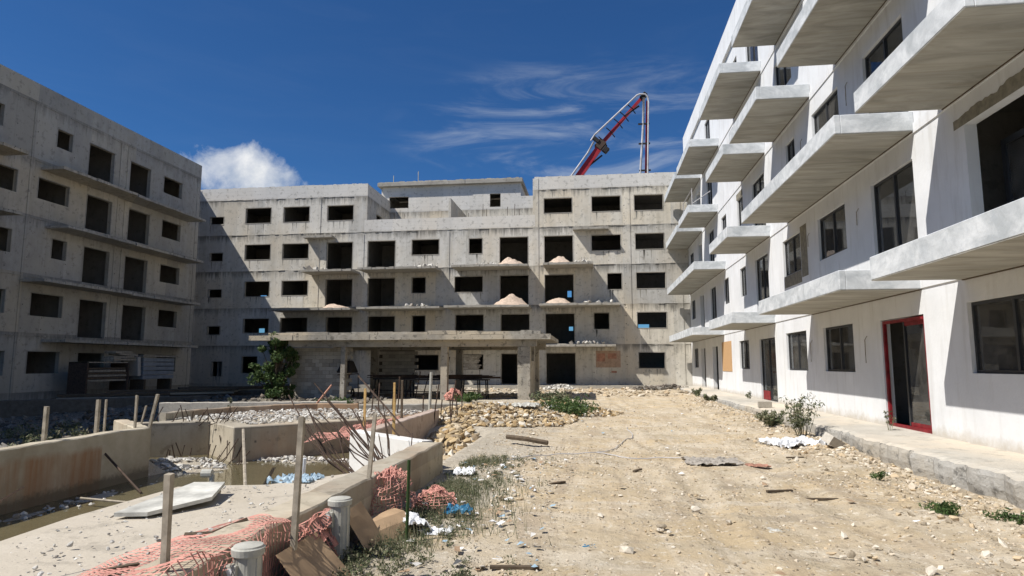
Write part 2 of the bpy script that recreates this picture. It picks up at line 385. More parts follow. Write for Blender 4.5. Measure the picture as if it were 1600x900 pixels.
# ------------------------------------------------------------------ mesh helpers
class MB:
    def __init__(self):
        self.v = []; self.f = []
    def add(self, vs, fs):
        b = len(self.v)
        self.v += [tuple(p) for p in vs]
        self.f += [tuple(i + b for i in f) for f in fs]
        return self
    def box(self, x0, x1, y0, y1, z0, z1):
        return self.add([(x0, y0, z0), (x1, y0, z0), (x1, y1, z0), (x0, y1, z0), (x0, y0, z1), (x1, y0, z1), (x1, y1, z1), (x0, y1, z1)],
                        [(0, 3, 2, 1), (4, 5, 6, 7), (0, 1, 5, 4), (1, 2, 6, 5), (2, 3, 7, 6), (3, 0, 4, 7)])
    def cbox(self, c, s, rot=(0, 0, 0)):
        m = Matrix.Rotation(rot[2], 3, 'Z') @ Matrix.Rotation(rot[1], 3, 'Y') @ Matrix.Rotation(rot[0], 3, 'X')
        vs = []
        for p in [(-1, -1, -1), (1, -1, -1), (1, 1, -1), (-1, 1, -1), (-1, -1, 1), (1, -1, 1), (1, 1, 1), (-1, 1, 1)]:
            q = m @ Vector((p[0] * s[0] / 2, p[1] * s[1] / 2, p[2] * s[2] / 2))
            vs.append((c[0] + q.x, c[1] + q.y, c[2] + q.z))
        return self.add(vs, [(0, 3, 2, 1), (4, 5, 6, 7), (0, 1, 5, 4), (1, 2, 6, 5), (2, 3, 7, 6), (3, 0, 4, 7)])
    def tube(self, pts, r, n=6, r1=None):
        pts = [Vector(p) for p in pts]
        b = len(self.v); k = len(pts)
        up = Vector((0.13, 0.21, 0.97))
        for i, p in enumerate(pts):
            d = (pts[min(i + 1, k - 1)] - pts[max(i - 1, 0)])
            if d.length < 1e-6: d = Vector((0, 0, 1))
            d.normalize()
            a = d.cross(up)
            if a.length < 1e-3: a = d.cross(Vector((1, 0, 0)))
            a.normalize(); c = d.cross(a)
            rr = r if r1 is None else r + (r1 - r) * i / max(k - 1, 1)
            for j in range(n):
                t = 2 * math.pi * j / n
                self.v.append(tuple(p + a * (rr * math.cos(t)) + c * (rr * math.sin(t))))
        for i in range(k - 1):
            for j in range(n):
                j2 = (j + 1) % n
                self.f.append((b + i * n + j, b + i * n + j2, b + (i + 1) * n + j2, b + (i + 1) * n + j))
        self.f.append(tuple(b + j for j in range(n)))
        self.f.append(tuple(b + (k - 1) * n + j for j in reversed(range(n))))
        return self
    def lathe(self, c, prof, n=20):
        b = len(self.v)
        for r, z in prof:
            for j in range(n):
                t = 2 * math.pi * j / n
                self.v.append((c[0] + r * math.cos(t), c[1] + r * math.sin(t), c[2] + z))
        for i in range(len(prof) - 1):
            for j in range(n):
                j2 = (j + 1) % n
                self.f.append((b + i * n + j, b + i * n + j2, b + (i + 1) * n + j2, b + (i + 1) * n + j))
        self.f.append(tuple(b + j for j in reversed(range(n))))
        self.f.append(tuple(b + (len(prof) - 1) * n + j for j in range(n)))
        return self
    def prism(self, poly, z0, z1):
        n = len(poly)
        a = sum(poly[i][0] * poly[(i + 1) % n][1] - poly[(i + 1) % n][0] * poly[i][1] for i in range(n))
        if a < 0: poly = poly[::-1]
        return self.add([(x, y, z0) for x, y in poly] + [(x, y, z1) for x, y in poly],
                        [tuple(range(n))[::-1], tuple(range(n, 2 * n))] + [(i, (i + 1) % n, n + (i + 1) % n, n + i) for i in range(n)])
    def build(self, name, mat, parent=None, smooth=False, bevel=0, **props):
        me = bpy.data.meshes.new(name)
        me.from_pydata(self.v, [], self.f)
        me.materials.append(M[mat] if isinstance(mat, str) else mat)
        if smooth:
            me.polygons.foreach_set('use_smooth', [True] * len(me.polygons))
        me.update()
        o = bpy.data.objects.new(name, me)
        COL.objects.link(o)
        if parent: o.parent = parent
        for k, v in props.items(): o[k] = v
        if bevel:
            bv = o.modifiers.new('bevel', 'BEVEL'); bv.width = bevel; bv.segments = 1; bv.limit_method = 'ANGLE'
        return o
def tag(o, label=None, cat=None, group=None, kind=None):
    if label: o['label'] = label
    if cat: o['category'] = cat
    if group: o['group'] = group
    if kind: o['kind'] = kind
    return o
def empty(name, loc=(0, 0, 0), label=None, cat=None, group=None):
    o = bpy.data.objects.new(name, None)
    COL.objects.link(o)
    o.location = loc
    o.empty_display_size = 0.2
    return tag(o, label, cat, group)
def npmesh(name, V, F, mat, parent=None, smooth=False):
    """V (n,3) array, F (m,k) array with constant k"""
    me = bpy.data.meshes.new(name)
    k = F.shape[1]
    me.vertices.add(len(V)); me.vertices.foreach_set('co', np.ascontiguousarray(V, dtype=np.float32).ravel())
    me.loops.add(F.size); me.loops.foreach_set('vertex_index', np.ascontiguousarray(F, dtype=np.int32).ravel())
    me.polygons.add(len(F)); me.polygons.foreach_set('loop_start', np.arange(0, F.size, k, dtype=np.int32))
    me.update(calc_edges=True)
    if smooth: me.shade_smooth()
    else: me.shade_flat()
    me.materials.append(M[mat])
    o = bpy.data.objects.new(name, me)
    COL.objects.link(o)
    if parent: o.parent = parent
    return o
def holed(mb, fn, u0, u1, v0, v1, holes, th):
    """wall slab with rectangular openings; fn(u,v,w) -> xyz, w = depth into the wall"""
    us = sorted({u0, u1, *[min(max(h[0], u0), u1) for h in holes], *[min(max(h[1], u0), u1) for h in holes]})
    vs = sorted({v0, v1, *[min(max(h[2], v0), v1) for h in holes], *[min(max(h[3], v0), v1) for h in holes]})
    solid = lambda i, j: 0 <= i < len(us) - 1 and 0 <= j < len(vs) - 1 and not any(
        h[0] < (us[i] + us[i + 1]) / 2 < h[1] and h[2] < (vs[j] + vs[j + 1]) / 2 < h[3] for h in holes)
    for i in range(len(us) - 1):
        for j in range(len(vs) - 1):
            if not solid(i, j): continue
            a, b, c, d = us[i], us[i + 1], vs[j], vs[j + 1]
            mb.add([fn(a, c, 0), fn(b, c, 0), fn(b, d, 0), fn(a, d, 0)], [(0, 1, 2, 3)])
            mb.add([fn(a, c, th), fn(b, c, th), fn(b, d, th), fn(a, d, th)], [(3, 2, 1, 0)])
            for di, dj, q in ((-1, 0, (a, c, a, d)), (1, 0, (b, c, b, d)), (0, -1, (a, c, b, c)), (0, 1, (a, d, b, d))):
                if not solid(i + di, j + dj):
                    mb.add([fn(q[0], q[1], 0), fn(q[2], q[3], 0), fn(q[2], q[3], th), fn(q[0], q[1], th)], [(0, 1, 2, 3)])
    return mb
def vnoise(x, y, f, seed):
    r = np.random.default_rng(seed).random((64, 64))
    X, Y = x * f + 17.3, y * f + 9.1
    i, j = np.floor(X).astype(int), np.floor(Y).astype(int)
    a, b = X - i, Y - j
    a = a * a * (3 - 2 * a); b = b * b * (3 - 2 * b)
    g = lambda p, q: r[p % 64, q % 64]
    return (g(i, j) * (1 - a) + g(i + 1, j) * a) * (1 - b) + (g(i, j + 1) * (1 - a) + g(i + 1, j + 1) * a) * b - 0.5
def sstep(a, b, x):
    t = np.clip((x - a) / (b - a), 0, 1)
    return t * t * (3 - 2 * t)

# ------------------------------------------------------------------ ground and water
GZ = -0.35
def height(x, y):
    x = np.asarray(x, float); y = np.asarray(y, float)
    near = 1 - sstep(55, 90, np.hypot(x, y - 20))
    h = GZ + near * (0.10 * vnoise(x, y, 0.35, 1) + 0.05 * vnoise(x, y, 1.1, 2) + 0.028 * vnoise(x, y, 3.2, 3) + 0.022 * vnoise(x, y, 6.3, 4) + 0.016 * vnoise(x, y, 14, 6))
    h = h + 0.10 * sstep(24, 34, y)                                   # rises towards the far block
    h = h + 0.10 * np.exp(-((x - 5.0) / 0.7) ** 2) * (y < 46) * sstep(13, 17, y)
    h = h + 0.30 * np.exp(-(((x + 3.6) / 2.4) ** 2 + ((y - 21.8) / 2.3) ** 2))   # spoil heap
    h = h + 0.16 * np.exp(-(((x + 1.6) / 1.6) ** 2 + ((y - 25.5) / 2.0) ** 2))
    cx = 1.0 + 1.3 * np.sin(y * 0.11 + .4)
    for off, sd in ((-.85, 61), (.85, 62), (2.1, 63)):
        rx = x - cx - off + .25 * vnoise(y, y * 0, .35, sd)
        amp = (.022 + .05 * vnoise(x * 0 + off, y, .5, 64)) * (x > -2.2) * (x < 5.0) * (y > 0) * (y < 44)
        h = h - amp * np.exp(-(rx / .17) ** 2) + amp * .7 * (np.exp(-((rx - .32) / .13) ** 2) + np.exp(-((rx + .32) / .13) ** 2))
    h = h - 0.12 * np.exp(-((x - 5.5) / 0.8) ** 2) * (1 - sstep(11, 15, y)) * (y > -10)
    # low ground left of the pool
    lo = (1 - sstep(-11.6, -10.6, x)) * (1 - sstep(24, 33, y)) * sstep(-40, -28, x)
    h = h - 0.62 * lo
    # pool basin
    b = (1 - sstep(-3.1, -2.9, x)) * sstep(-9.3, -8.9, x) * (1 - sstep(16.5, 18.5, y)) * (y > -4)
    b = np.maximum(b, sstep(-11.2, -10.9, x) * (1 - sstep(-8.8, -8.4, x)) * sstep(12.3, 12.9, y) * (1 - sstep(15.5, 16.5, y)))
    rub = 0.18 * np.exp(-(((x + 3.6) / 0.7) ** 2 + ((y - 9.1) / 1.3) ** 2)) + 0.06 * np.exp(-(((x + 8.45) / 0.35) ** 2 + ((y - 9.8) / 2.4) ** 2)) \
        + 0.13 * np.exp(-(((x + 9.3) / 1.3) ** 2 + ((y - 13.6) / 0.8) ** 2)) + 0.09 * np.exp(-(((x + 6.9) / 1.4) ** 2 + ((y - 14.7) / 0.5) ** 2))
    h = h * (1 - b) + b * (-0.83 + rub * 1.6 + 0.10 * vnoise(x, y, 2.4, 8))
    return h
def graded(lo, hi, fine, far):
    a = list(np.arange(lo, hi, fine)); s = fine; x = lo
    left = []
    while x > -far:
        s *= 1.25; x -= s; left.append(x)
    s = fine; x = a[-1]; right = []
    while x < far:
        s *= 1.25; x += s; right.append(x)
    return np.array(left[::-1] + a + right)
gx = graded(-16, 9, 0.085, 1800); gy = graded(1, 34, 0.10, 1800)
X, Y = np.meshgrid(gx, gy)
V = np.stack([X, Y, height(X, Y)], -1).reshape(-1, 3)
nx, ny = len(gx), len(gy)
I = (np.arange(ny - 1)[:, None] * nx + np.arange(nx - 1)[None]).ravel()
F = np.stack([I, I + 1, I + nx + 1, I + nx], 1)
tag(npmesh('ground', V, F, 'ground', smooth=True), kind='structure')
WZ = -0.74
tag(MB().prism([(-11.4, -4), (-2.95, -4), (-2.95, 11.5), (-4.9, 17.6), (-11.4, 17.6)], WZ - 0.004, WZ).build('water', 'water'), kind='structure')

# ------------------------------------------------------------------ right-hand building (white, glazed)
XW = 7.1
rb = empty('white_apartment_block', (8.5, 24, 0), 'white plastered apartment block with stacked grey balconies and dark windows on the right', 'building')
def pinv(o):   # parent without shifting geometry given in world space
    p = o.parent
    if p:
        l = p.location
        o.location = (-l[0], -l[1], -l[2])
    return o
def part(mb, name, mat, parent, **kw):
    o = mb.build(name, mat, parent, **kw)
    if parent is not None and parent.type == 'EMPTY':
        pinv(o)
    return o
FL = [0.0, 3.48, 6.93, 10.42, 13.95, 17.5]
#   (y0, y1, sill, head, kind)
R0 = [(-2.0, 0.5, 1.35, 2.67, 'w'), (3.2, 5.6, 1.35, 2.67, 'w'), (6.6, 8.8, 0.0, 2.6, 'd'), (10.75, 13.27, 1.34, 2.69, 'w'), (14.93, 17.07, 0.03, 2.6, 'red'), (18.82, 21.15, 1.3, 2.65, 'w'),
      (22.78, 25.12, 1.3, 2.66, 'w'), (26.6, 29.1, 0.03, 2.6, 'd'), (31.0, 33.0, 1.3, 2.66, 'w'), (38.7, 40.4, 0.03, 2.6, 'n'), (43.0, 44.7, 0.05, 2.6, 'n'), (45.9, 47.7, 1.3, 2.66, 'w')]
RU = [(-2.0, 0.5, 1.3, 2.62, 'w'), (3.2, 5.6, 1.3, 2.62, 'w'), (6.2, 8.3, 0.1, 2.6, 'd'), (9.6, 12.85, 0.1, 2.6, 'big'), (14.9, 17.1, 0.1, 2.6, 'd'), (18.85, 21.1, 1.28, 2.62, 'w'), (22.9, 24.95, 1.28, 2.62, 'w'),
      (27.1, 29.2, 0.1, 2.62, 'd'), (31.0, 32.2, 1.28, 2.66, 'w'), (34.9, 36.2, 1.28, 2.66, 'w'), (38.6, 40.3, 0.1, 2.66, 'd'), (42.8, 44.3, 0.1, 2.66, 'n'), (46.5, 48.2, 1.28, 2.66, 'w')]
fnR = lambda u, v, w: (XW + w, u, v)
allop = []
holes = []
for k in range(5):
    for (a, b, s, h, kd) in (R0 if k == 0 else RU):
        if k == 2 and abs(a - 22.9) < .01: a, b = 22.95, 24.0
        allop.append((k, a, b, FL[k] + s, FL[k] + h, kd)); holes.append((a, b, FL[k] + s, FL[k] + h))
holed(w := MB(), fnR, -6, 48.93, -0.3, 18.55, holes, 0.22)
part(w, 'wall', 'plaster', rb)
m = MB(); m.box(XW + 0.22, 17, -6, 48.9, 18.0, 18.2)
for k in range(5): m.box(XW + 0.222, 17, -6, 48.9, FL[k] - 0.2, FL[k])
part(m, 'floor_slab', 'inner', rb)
m = MB(); m.box(XW + 5.0, XW + 5.2, -6, 48.9, -0.3, 18)
for k in range(5):
    for y in (2.2, 6.0, 9.1, 14.1, 18.0, 22.0, 26.0, 30.0, 34.0, 37.8, 41.9, 45.2):
        m.box(XW + 0.22, XW + 5.0, y - .07, y + .07, FL[k], FL[k + 1] - .2)
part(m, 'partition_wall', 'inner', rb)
m = MB(); m.box(XW + 9.9, XW + 10.1, -6, 48.9, -0.3, 18.5); m.box(XW + .22, XW + 9.9, -6.0, -5.8, -0.3, 18.5); m.box(XW + .22, XW + 9.9, 48.71, 48.9, -0.3, 18.5)
part(m, 'end_wall', 'plaster', rb)
# parapet lip
part(MB().box(XW - 0.14, XW - 0.001, -6, 48.9, 17.55, 18.85), 'parapet', 'plaster', rb)
def sash(y0, y1, z0, z1, parent, mat, x, big=0.055, mull=(0.5,), dp=0.07, open_=False):
    f = MB()
    f.box(x, x + dp, y0, y1, z1 - big, z1); f.box(x, x + dp, y0, y1, z0, z0 + big)
    f.box(x, x + dp, y0, y0 + big, z0 + big, z1 - big); f.box(x, x + dp, y1 - big, y1, z0 + big, z1 - big)
    for q in mull:
        c = y0 + (y1 - y0) * q
        f.box(x - .004, x + dp + .004, c - big * .62, c + big * .62, z0 + big, z1 - big)
    return f
nth = 0
for (k, a, b, z0, z1, kd) in allop:
    xin = XW + 0.075
    if kd == 'n': continue
    if kd == 'big':
        wd = part(sash(a + .02, b - .02, z0, z1 - .35, rb, 'frame', XW + .6, 0.12, (0.48,)), 'sliding_door', 'frame', rb)
    elif kd == 'red':
        wd = part(sash(a + .03, b - .03, z0, z1 - .03, rb, 'red_frame', XW + .03, 0.07, ()), 'glass_door', 'red_frame', rb, label='dark glass sliding door in a red filmed frame, left leaf pushed open')
    else:
        wd = part(sash(a + .01, b - .01, z0 + .01, z1 - .01, rb, 'frame', xin), 'glass_door' if kd == 'd' else 'window', 'frame', rb)
    mid = (a + b) / 2
    xg = XW + .63 if kd == 'big' else XW + 0.11
    zt = z1 - .35 if kd == 'big' else z1
    spans = [(a + .06, mid - .03), (mid + .03, b - .06)]
    if kd == 'red': spans = [(a + .12, mid)]
    for (p, q) in spans:
        MB().box(xg, xg + .008, p, q, z0 + .06, zt - .06).build('pane', 'glass', wd)
    if kd == 'red':
        f = MB()
        for bx in ((a + .10, mid + .03, z0 + .06, z0 + .16), (a + .10, mid + .03, z1 - .2, z1 - .1), (a + .10, a + .16, z0 + .16, z1 - .2)):
            f.box(xg - .02, xg + .03, *bx)
        f.build('sash_frame', 'red_frame', wd)
        MB().box(xg - .03, xg + .03, mid + .03, mid + .09, z0 + .06, z1 - .1).build('sash_stile', 'frame', wd)
# ground-floor door leaf is red filmed at its foot too
part(MB().box(XW + .055, XW + .07, 27.9, 29.0, 0.05, 0.42), 'door_film', 'red_frame', rb)
part(MB().box(XW - .02, XW - .001, 34.85, 37.35, 1.15, 2.75), 'chipboard_panel', 'osb', rb)
# balconies, by storey: soffit height and the stretches they cover
BALC = {3.15: [(3.0, 13.3), (14.9, 22.0), (26.4, 31.6), (36.6, 40.6), (40.75, 48.2)],
        6.66: [(-2.0, 5.5), (9.5, 13.5), (14.7, 24.0), (26.5, 30.6), (35.5, 41.3), (41.45, 48.4)],
        10.2: [(-2.0, 5.5), (7.0, 11.8), (13.3, 18.8), (21.1, 25.4), (26.7, 30.9), (37.0, 41.3), (42.4, 48.9)],
        13.75: [(3.0, 9.5), (11.5, 17.5), (21.2, 24.5), (26.7, 32.0), (36.0, 41.5), (42.3, 48.6)]}
for zs, sp in BALC.items():
    for (a, b) in sp:
        xo = 5.42
        lvl1_low = zs == 3.15 and a in (36.6,)
        top = zs + (0.44 if not (zs == 3.15 and a == 3.0) else 0.46)
        xo += random.uniform(-.03, .03)
        bl = MB()
        bl.box(xo, xo + .14, a, b, zs, top)                       # front upstand
        bl.box(xo + .14, XW - .002, a, a + .14, zs, top)
        bl.box(xo + .14, XW - .002, b - .14, b, zs, top)
        o = part(bl, 'balcony', 'balcony', rb, bevel=0.012)
        s = MB().box(xo + .01, XW - .003, a + .01, b - .01, zs - .012, zs + .2)
        so_ = s.build('soffit', 'soffit', o)
        # thin dark-coloured strip where the soffit meets the wall
        MB().box(XW - .05, XW - .004, a + .02, b - .02, zs - .03, zs - .0125).build('dark_edge_strip', 'dark_wood', o)
# floor-line bands between balconies
for k in range(1, 5):
    part(MB().box(XW - .03, XW - .001, -6, 48.9, FL[k] - .32, FL[k] - .1), 'floor_band', 'plaster', rb)
# ragged patch of raw cement over the big opening
pm = MB(); n = 44; ys = np.linspace(9.4, 13.2, n)
lo = [FL[1] + 2.6] * n
hi = [FL[1] + 2.72 + 0.26 * (1 - i / n) + 0.10 * float(vnoise(np.array(ys[i]), np.array(0.), 3.1, 5)) + .05 * random.random() for i in range(n)]
hi = [min(h, 6.62) for h in hi]
for i in range(n - 1):
    pm.add([(XW - .006, ys[i], lo[i]), (XW - .006, ys[i + 1], lo[i]), (XW - .006, ys[i + 1], hi[i + 1]), (XW - .006, ys[i], hi[i])], [(0, 1, 2, 3)])
part(pm, 'cement_patch', 'patch', rb)
for (ya, yb, za, zb, k) in ((22.2, 22.85, 1.0, 2.75, 1), (31.0, 32.3, 2.66, 2.95, 2), (22.9, 24.9, 0.85, 1.27, 1)):
    part(MB().box(XW - .008, XW - .002, ya, yb, FL[k] + za, FL[k] + zb), 'cement_patch', 'patch', rb)
# hanging wires
for (y, z, k) in ((22.2, 2.3, 0), (17.9, 2.25, 0), (17.9, 2.2, 1), (21.9, 2.35, 1), (18.1, 2.4, 2), (22.1, 2.2, 2), (25.7, 2.0, 3)):
    z = FL[k] + z
    part(MB().tube([(XW - .01, y, z), (XW - .06, y + .02, z - .1), (XW - .05, y + .06, z - .45), (XW - .09, y - .05, z - .7)][:4 if k != 1 else 3], 0.012, 4), 'wire', 'wood', rb)
rl = empty('balcony_railing', (5.6, 37.2, 10.65), 'thin pale temporary pipe railing on a far balcony of the white block', 'railing')
MB().tube([(.1, 0, 0), (.1, 0, 1.0)], .025, 6).build('upright', 'boom_grey', rl)
MB().tube([(.1, 3.6, 0), (.1, 3.6, 1.0)], .025, 6).build('upright', 'boom_grey', rl)
MB().tube([(.1, -.1, .95), (.1, 3.7, .98)], .025, 6).build('rail', 'boom_grey', rl)
MB().tube([(.1, 0, .1), (1.2, .3, .9)], .025, 6).build('brace', 'boom_grey', rl)
# plinth terrace in front: broken edge
px_ = np.linspace(-4, 47.4, 420)
edge = 5.6 + 0.12 * vnoise(px_, px_ * 0, 0.8, 11) + 0.16 * vnoise(px_, px_ * 0, 2.6, 12) + 0.10 * vnoise(px_, px_ * 0, 7, 14) + 0.025 * rng.standard_normal(len(px_))
edge += 0.22 * np.exp(-((px_ - 10.2) / 0.35) ** 2) + 0.12 * np.exp(-((px_ - 21) / 0.5) ** 2)
cols = []
for i, y in enumerate(px_):
    e = edge[i]; zt = 0.02 * float(vnoise(np.array(y), np.array(3.), 1.3, 13))
    cols.append([(XW + .1, y, 0.012), (6.4, y, zt - .005), (e + .14 + .06 * random.random(), y, zt - .012), (e + .03, y, zt - 0.03 - .03 * random.random()),
                 (e - .01 + .03 * random.random(), y, -.12), (e + .02 * random.random(), y, -.28), (e + .05, y, -.45), (e + .12, y, -.7)])
pv = np.array(cols).reshape(-1, 3); kk = 8
I = (np.arange(len(px_) - 1)[:, None] * kk + np.arange(kk - 1)[None]).ravel()
pl = npmesh('terrace_plinth', pv, np.stack([I, I + 1, I + kk + 1, I + kk], 1), 'plinth')
M['plinth_face'] = concrete('grey_plinth_edge', (0.27, 0.26, 0.235), (0.46, 0.445, 0.41), 0, 0, 0.5, (0.42, 0.37, 0.29), 0, 0, 0.05, 1.6)
pl.data.materials.append(M['plinth_face'])
pl.data.polygons.foreach_set('material_index', np.tile(np.array([0, 0, 0] + [1] * (kk - 4), dtype=np.int32), len(px_) - 1))
tag(pl, 'long broken-edged concrete plinth running along the foot of the white block', 'plinth')

# ------------------------------------------------------------------ back building
YB = 49.0
bb = empty('unfinished_concrete_block', (-14, 52, 0), 'unfinished bare concrete apartment block closing the far end of the site', 'building')
H5 = [(-31.86, -30.65, 13.14, 13.8), (-28.71, -26.48, 13.18, 14.45), (-25.37, -23.14, 13.2, 14.45), (-21.58, -19.37, 13.22, 14.45), (-3.79, -1.62, 13.3, 14.46), (-0.07, 2.1, 13.31, 14.5), (3.18, 5.33, 13.3, 14.5)]
H4 = [(-31.72, -30.58, 10.06, 10.73), (-28.63, -26.4, 10.12, 11.36), (-25.34, -23.1, 10.13, 11.36), (-21.52, -19.35, 9.13, 11.38), (-18.06, -15.79, 9.2, 11.41), (-14.4, -12.19, 10.22, 11.43), (-9.75, -8.7, 10.22, 11.42), (-7.29, -5.08, 9.2, 11.45), (-3.78, -1.59, 9.2, 11.46), (-0.12, 2.07, 10.24, 11.44), (3.2, 5.34, 10.27, 11.48)]
H3 = [(-31.68, -30.5, 7.02, 7.67), (-28.51, -26.35, 7.06, 8.28), (-25.27, -23.05, 7.11, 8.29), (-21.5, -19.29, 6.12, 8.34), (-17.97, -15.76, 6.12, 8.38), (-14.34, -13.24, 7.15, 8.38), (-10.88, -8.65, 7.17, 8.39), (-7.25, -5.06, 6.15, 8.4), (-3.76, -1.58, 6.15, 8.4), (1.03, 2.1, 7.22, 8.44), (3.21, 5.36, 7.25, 8.46)]
H2 = [(-31.59, -30.46, 3.96, 4.63), (-28.45, -26.27, 4.09, 5.22), (-25.26, -22.98, 4.12, 5.27), (-21.37, -19.21, 3.1, 5.28), (-17.89, -15.7, 3.1, 5.31), (-14.27, -13.22, 4.05, 5.33), (-10.78, -8.58, 4.13, 5.36), (-7.18, -4.99, 3.1, 5.37), (-3.71, -1.53, 3.1, 5.38), (-0.02, 1.09, 4.2, 5.41), (3.21, 5.37, 4.26, 5.43)]
H1 = [(-31.02, -30.13, 0.57, 1.76), (-28.43, -27.1, 0.83, 2.17), (-24.5, -22.6, 1.0, 2.2), (-21.3, -19.3, 0.06, 2.2), (-17.47, -15.68, 0.06, 2.23), (-14.21, -12.12, 1.1, 2.26), (-10.23, -8.58, 1.16, 2.28), (-7.14, -5.93, 0.04, 2.32), (-3.67, -1.49, 0.05, 2.37), (3.26, 5.16, 1.26, 2.41)]
XL, XM0, XM1, XR = -48.0, -18.19, -4.54, 7.0
fnB = lambda u, v, w: (u, YB + w, v)
HB = H4 + H3 + H2 + H1
m = MB()
holed(m, fnB, XL, 8.0, -0.5, 13.18, [h for h in HB] + [h for h in H5 if False], 0.22)
# openings of the top row start at 13.14, so the lower sheet stops under them
holed(m, lambda u, v, w: (u, YB + w, v), XL, XM0, 13.181, 16.2, [(a, b, max(c, 13.181), d) for a, b, c, d in H5 if b < XM0], 0.22)
holed(m, lambda u, v, w: (u, YB + w, v), XM1, 8.0, 13.181, 16.2, [(a, b, c, d) for a, b, c, d in H5 if a > XM1], 0.22)
part(m, 'wall', 'back', bb)
m = MB(); hw = []
for k, z in enumerate((0.0, 3.05, 6.1, 9.15, 12.2)):
    hw += [(43.6, 44.5, z + .95, z + 2.2), (45.3, 46.9, z + .1 if k in (0, 1, 4) else z + .95, z + 2.25)]
holed(m, lambda u, v, w: (-32.9 - w, u, v), 43.2, YB - .001, -.5, 16.15, hw, .22)
part(m, 'side_wing_wall', 'back', bb)
m = MB().box(-38, -37.8, 43.2, YB, -.5, 16)
for z in (0, 3.05, 6.1, 9.15, 12.2, 15.25): m.box(-37.8, -33.122, 43.22, YB - .002, z - .17, z)
part(m, 'side_wing_floor', 'inner', bb)
# ragged parapet top and side returns of the two roof blocks
def ragged_strip(x0, x1, z, hmax, th, y0, step=0.28):
    r = MB(); x = x0
    while x < x1 - .01:
        x2 = min(x + step * random.uniform(.6, 1.5), x1)
        r.box(x, x2, y0 + .003, y0 + th - .003, z, z + hmax * random.uniform(.15, 1))
        x = x2
    return r
part(ragged_strip(XL, XM0 - 0.01, 16.2, .07, .22, YB), 'parapet_crest', 'back', bb, kind='stuff')
part(ragged_strip(XM1 + .01, 8, 16.2, .05, .22, YB), 'parapet_crest', 'back', bb, kind='stuff')
m = MB(); fx = lambda X0: (lambda u, v, w: (X0 - w, u, v))
holed(m, fx(XM0), YB + .222, 54.78, 12.2, 16.18, [(51.2, 52.6, 13.2, 14.2)], 0.2)
part(m, 'side_wall', 'back', bb)
part(MB().box(XM1, XM1 + .2, YB + .222, 60, 12.2, 16.18), 'side_wall', 'back', bb)
part(MB().box(-11.45, -11.25, YB + .15, 54.78, 12.3, 14.75).box(-11.45, -11.25, YB + .02, YB + .15, 13.2, 14.75), 'terrace_divider', 'back', bb)
m = MB()
holed(m, lambda u, v, w: (u, 54.8 + w, v), XM0 - .7, -6.3, 12.2, 17.5, [(-18.3, -16.5, 15.55, 16.6), (-8.6 + .3, -7.0 + .4, 15.2, 16.3)][:1] + [(-9.05, -8.1, 15.4, 16.6)], 0.2)
m.box(-6.3, XM1, 54.8, 55.0, 12.2, 16.3)
part(m, 'penthouse_wall', 'back', bb)
for xx in (-19.1, -6.5): part(MB().box(xx, xx + .2, 55.0, 60, 12.2, 17.5), 'penthouse_side_wall', 'back', bb)
part(MB().box(-18.9, -6.5, 59.8, 60, 12.3, 17.4), 'penthouse_rear_wall', 'back', bb)
part(MB().box(-19.3, -11.25, 54.38, 60.3, 17.5, 17.85).box(-11.25, -6.1, 54.42, 60.3, 17.5, 17.85), 'penthouse_roof', 'slab', bb, bevel=.02)
part(ragged_strip(-19.2, -6.2, 17.85, .10, .3, 54.45), 'roof_crest', 'canopy', bb, kind='stuff')
# floors, roofs, partitions, rear wall with a few gaps to the sky
m = MB()
for z in (0.0, 3.05, 6.1, 9.15, 12.2): m.box(XL, 8, YB + .222, 60, z - .17, z)
m.box(XL, XM0 - .2, YB + .222, 60, 15.05, 15.2); m.box(XM1 + .2, 8, YB + .222, 60, 15.05, 15.2)
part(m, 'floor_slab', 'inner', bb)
m = MB(); holed(m, lambda u, v, w: (u, 54.2 + w, v), XL, 8, -0.3, 12.0, [(-30.0, -29.35, 7.1, 7.75), (-30.0, -29.4, 3.9, 4.75), (-2.25, -1.9, 7.2, 7.75), (-2.15, -1.8, 4.35, 4.7), (3.6, 4.5, 4.4, 4.85)], 0.15)
m.box(XL, XM0 - .2, 54.2, 54.35, 12.2, 15.05); m.box(XM1 + .2, 8, 54.2, 54.35, 12.2, 15.05)
for x in (-36, -33, -30.6, -26, -22.5, -18.7, -15.1, -11.6, -8.0, -4.5, -1.0, 2.7):
    for k in range(5):
        if k == 4 and XM0 < x < XM1: continue
        m.box(x - .07, x + .07, YB + .222, 54.2, 3.05 * k, 3.05 * k + 2.87)
part(m, 'partition_wall', 'inner', bb)
part(holed(MB(), lambda u, v, w: (u, 60 + w, v), XL, 8, -.3, 12.2, [(-33.6, -30.4, 7.0, 9.0), (-33.6, -30.4, 3.7, 6.0), (-3.4, -1.2, 7.2, 9.0), (-3.4, -1.2, 4.0, 5.8), (3.5, 6.8, 4.0, 5.8)], .2), 'rear_wall', 'back', bb)
# construction joints: ragged raised seams at each storey
for z, spans in ((3.0, [(XL, 7.2)]), (6.08, [(XL, 7.2)]), (9.13, [(XL, 7.2)]), (12.15, [(XL, 7.2)]), (15.15, [(XL, XM0), (XM1, 7.2)])):
    r = MB()
    for a, b in spans:
        x = a
        while x < b - .02:
            x2 = min(x + random.uniform(.12, .5), b)
            h = random.uniform(.02, .075); zz = z + random.uniform(-.03, .03)
            if random.random() < .8: r.box(x, x2, YB - random.uniform(.012, .05), YB + .01, zz, zz + h)
            x = x2
    part(r, 'pour_joint', 'back', bb, kind='stuff')
